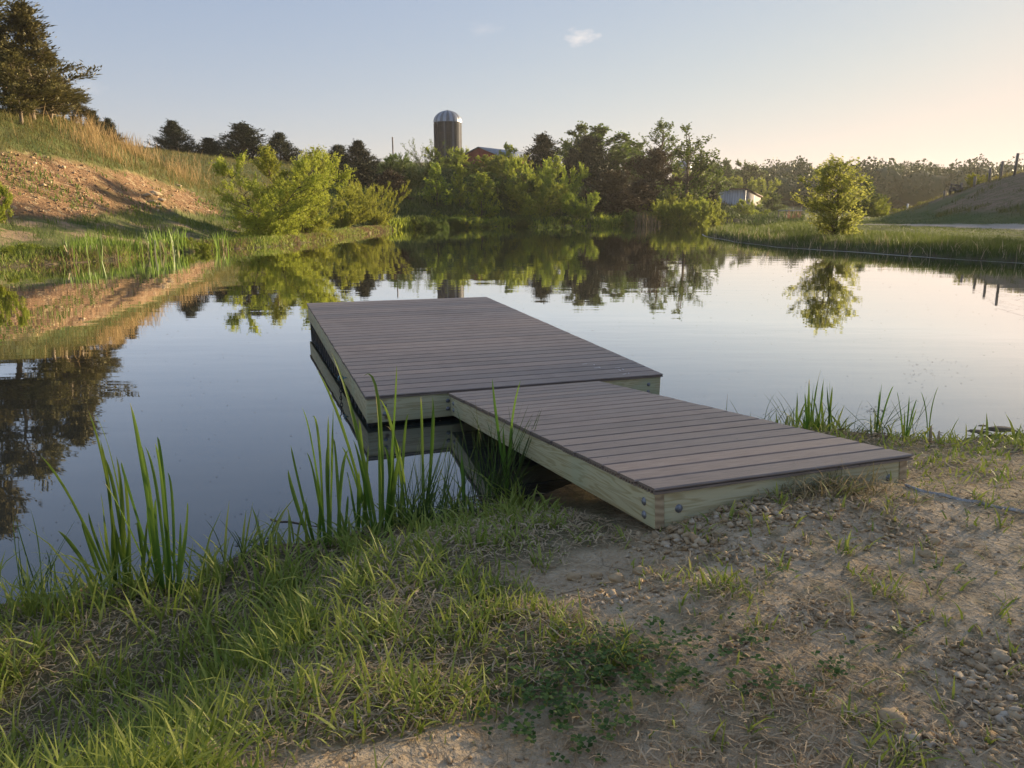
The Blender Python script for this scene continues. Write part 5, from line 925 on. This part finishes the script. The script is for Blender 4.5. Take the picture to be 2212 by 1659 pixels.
M['gravel'] = rockmat('gravel_stone', (.40, .28, .16), (.58, .45, .29), (.60, .51, .39)); M['rubble'] = rockmat('bank_rubble', (.26, .165, .09), (.42, .285, .17), (.58, .46, .31)); M['lime'] = rockmat('limestone', (.40, .30, .19), (.54, .42, .27), (.60, .48, .33)); M['clod'] = rockmat('clay_clod', (.38, .26, .14), (.54, .40, .24), (.6, .48, .32))
g, x, y, z, u, v, s = scatter(190000, 700, 3200, 1.3, 6.5, 90); gc = gravel_cover(u, v); cl = fbm(x / .25, y / .25, 91, 3)
k = (g.random(len(x)) < np.clip(gc * .80 * (.4 + cl * 1.2) + .022, 0, 1)) & (s > .1) & ~on_ramp(x, y, .015); x, y, z, gc = x[k], y[k], z[k], gc[k]; n = len(x); sz = .0042 + .0215 * g.random(n) ** 3 * (.4 + 1.2 * gc)
b = MB(); stones(b, np.stack([x, y, z + sz * .25], -1), sz, g); stuff(b, 'gravel', M['gravel'], 'loose tan gravel and clods heaped at the ramp end and over the bare soil', 'gravel')
g, x, y, z, u, v, s = scatter(40000, -160, 500, 23, 44, 92); k = (scarp_mask(x, y, z) > .5) & (g.random(len(x)) < .32); x, y, z = x[k], y[k], z[k]; n = len(x); sz = .015 + .13 * g.random(n) ** 4.5
b = MB(); stones(b, np.stack([x, y, z], -1), sz, g); stuff(b, 'rubble', M['rubble'], 'orange brown rubble over the eroded left bank', 'rubble')
def rock(u, v, px, label, mt='clod', flat=.6, seed=1, sub=3, name='stone', cat='stone', group=None):
    p = ground_hit(u, v); d = p.y; r_ = px / 2 / F * d / math.cos(PITCH); g = np.random.default_rng(seed); V, Fc = ico(sub); b = MB(); ph = g.uniform(0, 6, (5, 3)); Q = V.copy(); D = np.ones(len(V))
    for k in range(9): a_ = unit(g.normal(0, 1, 3)); D -= .35 * np.clip(V @ a_ - .5, 0, 1)
    for k in range(5): D += .06 * np.sin(V @ g.normal(0, 4 + 2 * k, 3) + ph[k, 0])
    Q = V * D[:, None] * (r_ * 1.1, r_ * .8, r_ * flat); b.add(Q, None, Fc, .3 + .5 * np.clip(fbm(V[:, 0] * 3 + seed, V[:, 1] * 3 + V[:, 2] * 2, seed), 0, 1)); o = b.build(name, M[mt]); o.location = (p.x, p.y, p.z + r_ * flat * .3); o.rotation_euler = (g.normal(0, .12), g.normal(0, .12), g.uniform(-.5, .5)); return tag(o, label, cat, group)
for k, a in enumerate([(1300, 1163, 27, 'pale grey stone in the grass left of the ramp corner', 'lime'), (1385, 1240, 44, 'biggest brown clod of the row below the ramp corner', 'clod'), (1240, 1252, 40, 'flat brown clod, leftmost of the row below the ramp corner', 'clod'), (1290, 1248, 32, 'brown clod next to the leftmost one, with a ragged edge', 'clod'), (1335, 1256, 46, 'long crumbling clod before the biggest one of the row', 'clod'),
        (1485, 1160, 34, 'rough brown stone at the front of the gravel heap below the ramp corner', 'clod'), (1520, 1180, 22, 'grey stone low in the gravel heap', 'gravel'), (1715, 1205, 26, 'pale stone with grass beside it, right of the gravel heap', 'lime'), (1612, 1198, 30, 'tan stone at the right foot of the gravel heap', 'clod'), (2018, 1175, 38, 'long tan clod near the end of the white rope', 'clod'), (2082, 1180, 36, 'round brown clod at the right beside a dry stem', 'clod'), (2000, 1202, 40, 'jagged tan clod below the long one', 'clod'),
        (1745, 1345, 28, 'blue grey stone in the stony patch', 'gravel'), (1712, 1362, 30, 'brown stone left of the blue grey one', 'clod'), (1880, 1352, 30, 'pale stone in the second stony patch', 'lime'), (1912, 1362, 24, 'small pale stone right beside the second patch stone', 'lime'), (1858, 1378, 34, 'brown flat stone below the second stony patch', 'clod'), (2158, 1428, 62, 'long pale slab of stone near the right edge', 'lime'), (2030, 1418, 30, 'round ochre stone left of the long pale slab', 'clod'),
        (1925, 1565, 74, 'big crusty clod of clay near the lower right', 'clod'), (1905, 1640, 44, 'flat pale clod at the bottom right', 'clod'), (2090, 1500, 24, 'small tan stone in the gravel at the right', 'gravel'), (1370, 1520, 24, 'dull stone hidden at the edge of the clover', 'clod'), (1108, 1422, 26, 'small brown clod in the thin grass left of the clover', 'clod')]): rock(*a, seed=100 + k)
lo = empty('limestone_outcrop', ground_hit(330, 428), 0, 'cream limestone ledge sticking out of the eroded bank', 'rock')
for k, (u, v, px) in enumerate([(316, 426, 26), (332, 420, 28), (348, 436, 22), (328, 440, 20), (384, 404, 16), (340, 450, 16)]):
    o = rock(u, v, px, None, 'lime', .38, 200 + k, 3, 'block'); o.parent = lo; o.location = o.location - lo.location
    for kk in ('label', 'category'):
        if kk in o: del o[kk]
# ---------------------------------------------------------------- rope, sticks, driftwood, floating bits
pts = []
for u, v in [(1956, 1052), (1985, 1062), (2010, 1068), (2040, 1078), (2080, 1082), (2110, 1092), (2150, 1096), (2185, 1106), (2230, 1112), (2300, 1122)]: q_ = ground_hit(u, v); pts.append((q_.x, q_.y, q_.z + .004 + .005 * math.sin(u * .09)))
pts = np.array(pts); tt = np.linspace(0, len(pts) - 1, 160); Cp = np.stack([np.interp(tt, np.arange(len(pts)), pts[:, j]) for j in range(3)], -1); Cp[1:-1] = (Cp[:-2] + Cp[1:-1] * 2 + Cp[2:]) / 4
rope = empty('rope', Cp[0], 0, 'white twisted rope lying on the soil from the ramp corner to the right edge', 'rope'); M['rope'] = plain('rope_fibre', (.40, .385, .37), .9, 0, .3, 90)
for ph in (0, 2.094, 4.189):
    a = np.arange(160) * .75 + ph; b = MB(); b.tube(Cp - Cp[0] + np.stack([np.cos(a) * .003, np.sin(a) * .003, np.sin(a) * .003], -1), .0042, 5); b.build('strand', M['rope'], rope, True)
def stick(u0, v0, u1, v1, r_, label, mt, name='stick', lift=.004):
    a, c = ground_hit(u0, v0), ground_hit(u1, v1); a.z = max(a.z, 0) + lift; c.z = max(c.z, 0) + lift; b = MB(); t_ = np.linspace(0, 1, 6)[:, None]; P = np.array(a) * (1 - t_) + np.array(c) * t_; P[1:-1] += np.random.default_rng(int(u0)).normal(0, r_ * .8, (4, 3)) * (1, 1, .3); b.tube(P - np.array(a), np.linspace(r_, r_ * .5, 6), 6); o = b.build(name, mt, None, True); o.location = a; return tag(o, label, 'stick')
stick(886, 1472, 932, 1472, .004, 'grey weathered stick lying in the thin grass in the lower middle', M['grey_wood']); stick(1432, 1555, 1448, 1624, .0025, 'dry straw coloured stem standing out on the bare soil at the bottom', M['reed_dead'], 'dry_stem'); stick(588, 1160, 690, 1158, .006, 'thin dark twig floating at the shore left of the cattails', M['bark'], 'twig', .0); stick(640, 1420, 672, 1400, .002, 'short yellow straw lying across the trampled grass', M['reed_dead'], 'straw_stem', .02)
stick(1705, 1150, 1716, 1136, .004, 'pale split chip of wood on the soil heap', M['reed_dead'], 'wood_chip', .006)
for k, (u, v, px, lb) in enumerate([(2160, 936, 66, 'dark slab of driftwood at the waterline by the right edge'), (2112, 941, 44, 'smaller dark piece of driftwood left of the slab'), (2122, 928, 20, 'dark lump floating just off the driftwood')]):
    c = WP(u, v, .0); r_ = px / 2 / F * c.y; g = np.random.default_rng(300 + k); V, Fc = ico(3); D = 1 + .12 * np.sin(V @ g.normal(0, 5, 3)) + .1 * np.sin(V @ g.normal(0, 9, 3)); b = MB(); b.add(V * D[:, None] * (r_, r_ * .45, r_ * .16), None, Fc, .5); o = b.build('driftwood', M['bark_pale']); o.location = (c.x, c.y, .03); o.rotation_euler = (0, 0, g.uniform(-.3, .2)); tag(o, lb, 'driftwood', 'driftwood on the right shore')
b = MB(); g = np.random.default_rng(55)
n = 1300; d = np.exp(g.uniform(math.log(3.2), math.log(30), n)); x = (g.uniform(-60, 2300, n) - 1106) / F * d; s = shore_dist(x, d); k = s < -.15; x, d = x[k], d[k]; n = len(x)
c_, s_ = math.cos(R(19.46)), math.sin(R(19.46)); a_ = (x + 1.063) * c_ + (d - 5.367) * s_; b_ = -(x + 1.063) * s_ + (d - 5.367) * c_; k = ~((a_ > -.02) & (a_ < PW) & (b_ > -.02) & (b_ < PL)) & ~on_ramp(x, d, 0); x, d = x[k], d[k]; n = len(x)
a = g.uniform(0, 6.28, n); leafcards(b, np.stack([x, d, np.full(n, .0025)], -1), np.stack([np.cos(a), np.sin(a), 0 * a], -1), g.uniform(.007, .026, n) * np.clip(d / 7, .7, 2.4), g.uniform(.005, .012, n) * np.clip(d / 7, .7, 2), g.random(n) * .9, g, flat=np.tile((0.01, .02, 1.), (n, 1)))
for cu, cv_, ru, rv, m_ in [(1895, 886, 28, 10, 46), (2010, 800, 90, 34, 60), (560, 1175, 60, 12, 60), (760, 1155, 60, 10, 50), (960, 1105, 50, 10, 40)]:
    P = np.array([WP(cu + g.normal(0, ru * .5), cv_ + g.normal(0, rv * .5), .003) for _ in range(m_)]); a = g.uniform(0, 6.28, m_); leafcards(b, P, np.stack([np.cos(a), np.sin(a), 0 * a], -1), g.uniform(.01, .035, m_), g.uniform(.005, .014, m_), g.random(m_) * .9, g, flat=np.tile((0.01, .02, 1.), (m_, 1)))
M['debris'] = leafmat('floating_bits', (.03, .025, .018), (.16, .13, .09), .0, .8); stuff(b, 'floating_debris', M['debris'], 'small dark specks and leaf bits floating on the pond', 'debris')
# thin pale strip along the spit's waterline
pth = np.array([WP(u, v).xy for u, v in [(1532, 506), (1545, 512.5), (1600, 522.6), (1700, 534.8), (1800, 542), (1900, 549), (2050, 559), (2212, 569.5), (2500, 590)]]); tt = np.linspace(0, len(pth) - 1, 260); C2 = np.stack([np.interp(tt, np.arange(len(pth)), pth[:, j]) for j in (0, 1)], -1)
for _ in range(6):
    sdv = shore_dist(C2[:, 0], C2[:, 1]); e_ = .02; gxv = (shore_dist(C2[:, 0] + e_, C2[:, 1]) - sdv) / e_; gyv = (shore_dist(C2[:, 0], C2[:, 1] + e_) - sdv) / e_; C2 = C2 - np.stack([gxv, gyv], -1) * ((sdv + .28) * .6)[:, None]
wdt = .02 + .12 * np.clip(fbm(tt * .8, tt * 0 + 3, 5) - .25, 0, 1); nrm = np.gradient(C2, axis=0); nrm = unit(np.stack([-nrm[:, 1], nrm[:, 0]], -1)); V = np.stack([np.c_[C2 - nrm * wdt[:, None], np.full(260, .004)], np.c_[C2 + nrm * wdt[:, None], np.full(260, .004)]], 1).reshape(-1, 3); k = np.arange(259) * 2
b = MB(); b.add(V, np.stack([k, k + 1, k + 3, k + 2], -1)); stuff(b, 'pale_shore_rim', plain('pale_rim', (.62, .58, .50), .9), 'thin pale line along the waterline of the spit', 'scum')

# ---------------------------------------------------------------- evening haze
hm = bpy.data.materials.new('haze'); hm.use_nodes = True; t = hm.node_tree; t.nodes.clear(); o = t.nodes.new('ShaderNodeOutputMaterial')
pv = N(t, 'ShaderNodeVolumePrincipled', {'Color': (.93, .90, .84, 1), 'Density': HAZE, 'Anisotropy': .35}); t.links.new(pv.outputs[0], o.inputs['Volume'])
b = MB(); b.box((0, 0, 14), 3100, 3100, 36); tag(b.build('haze', hm), 'thin warm evening haze over the whole valley', 'haze', kind='stuff')
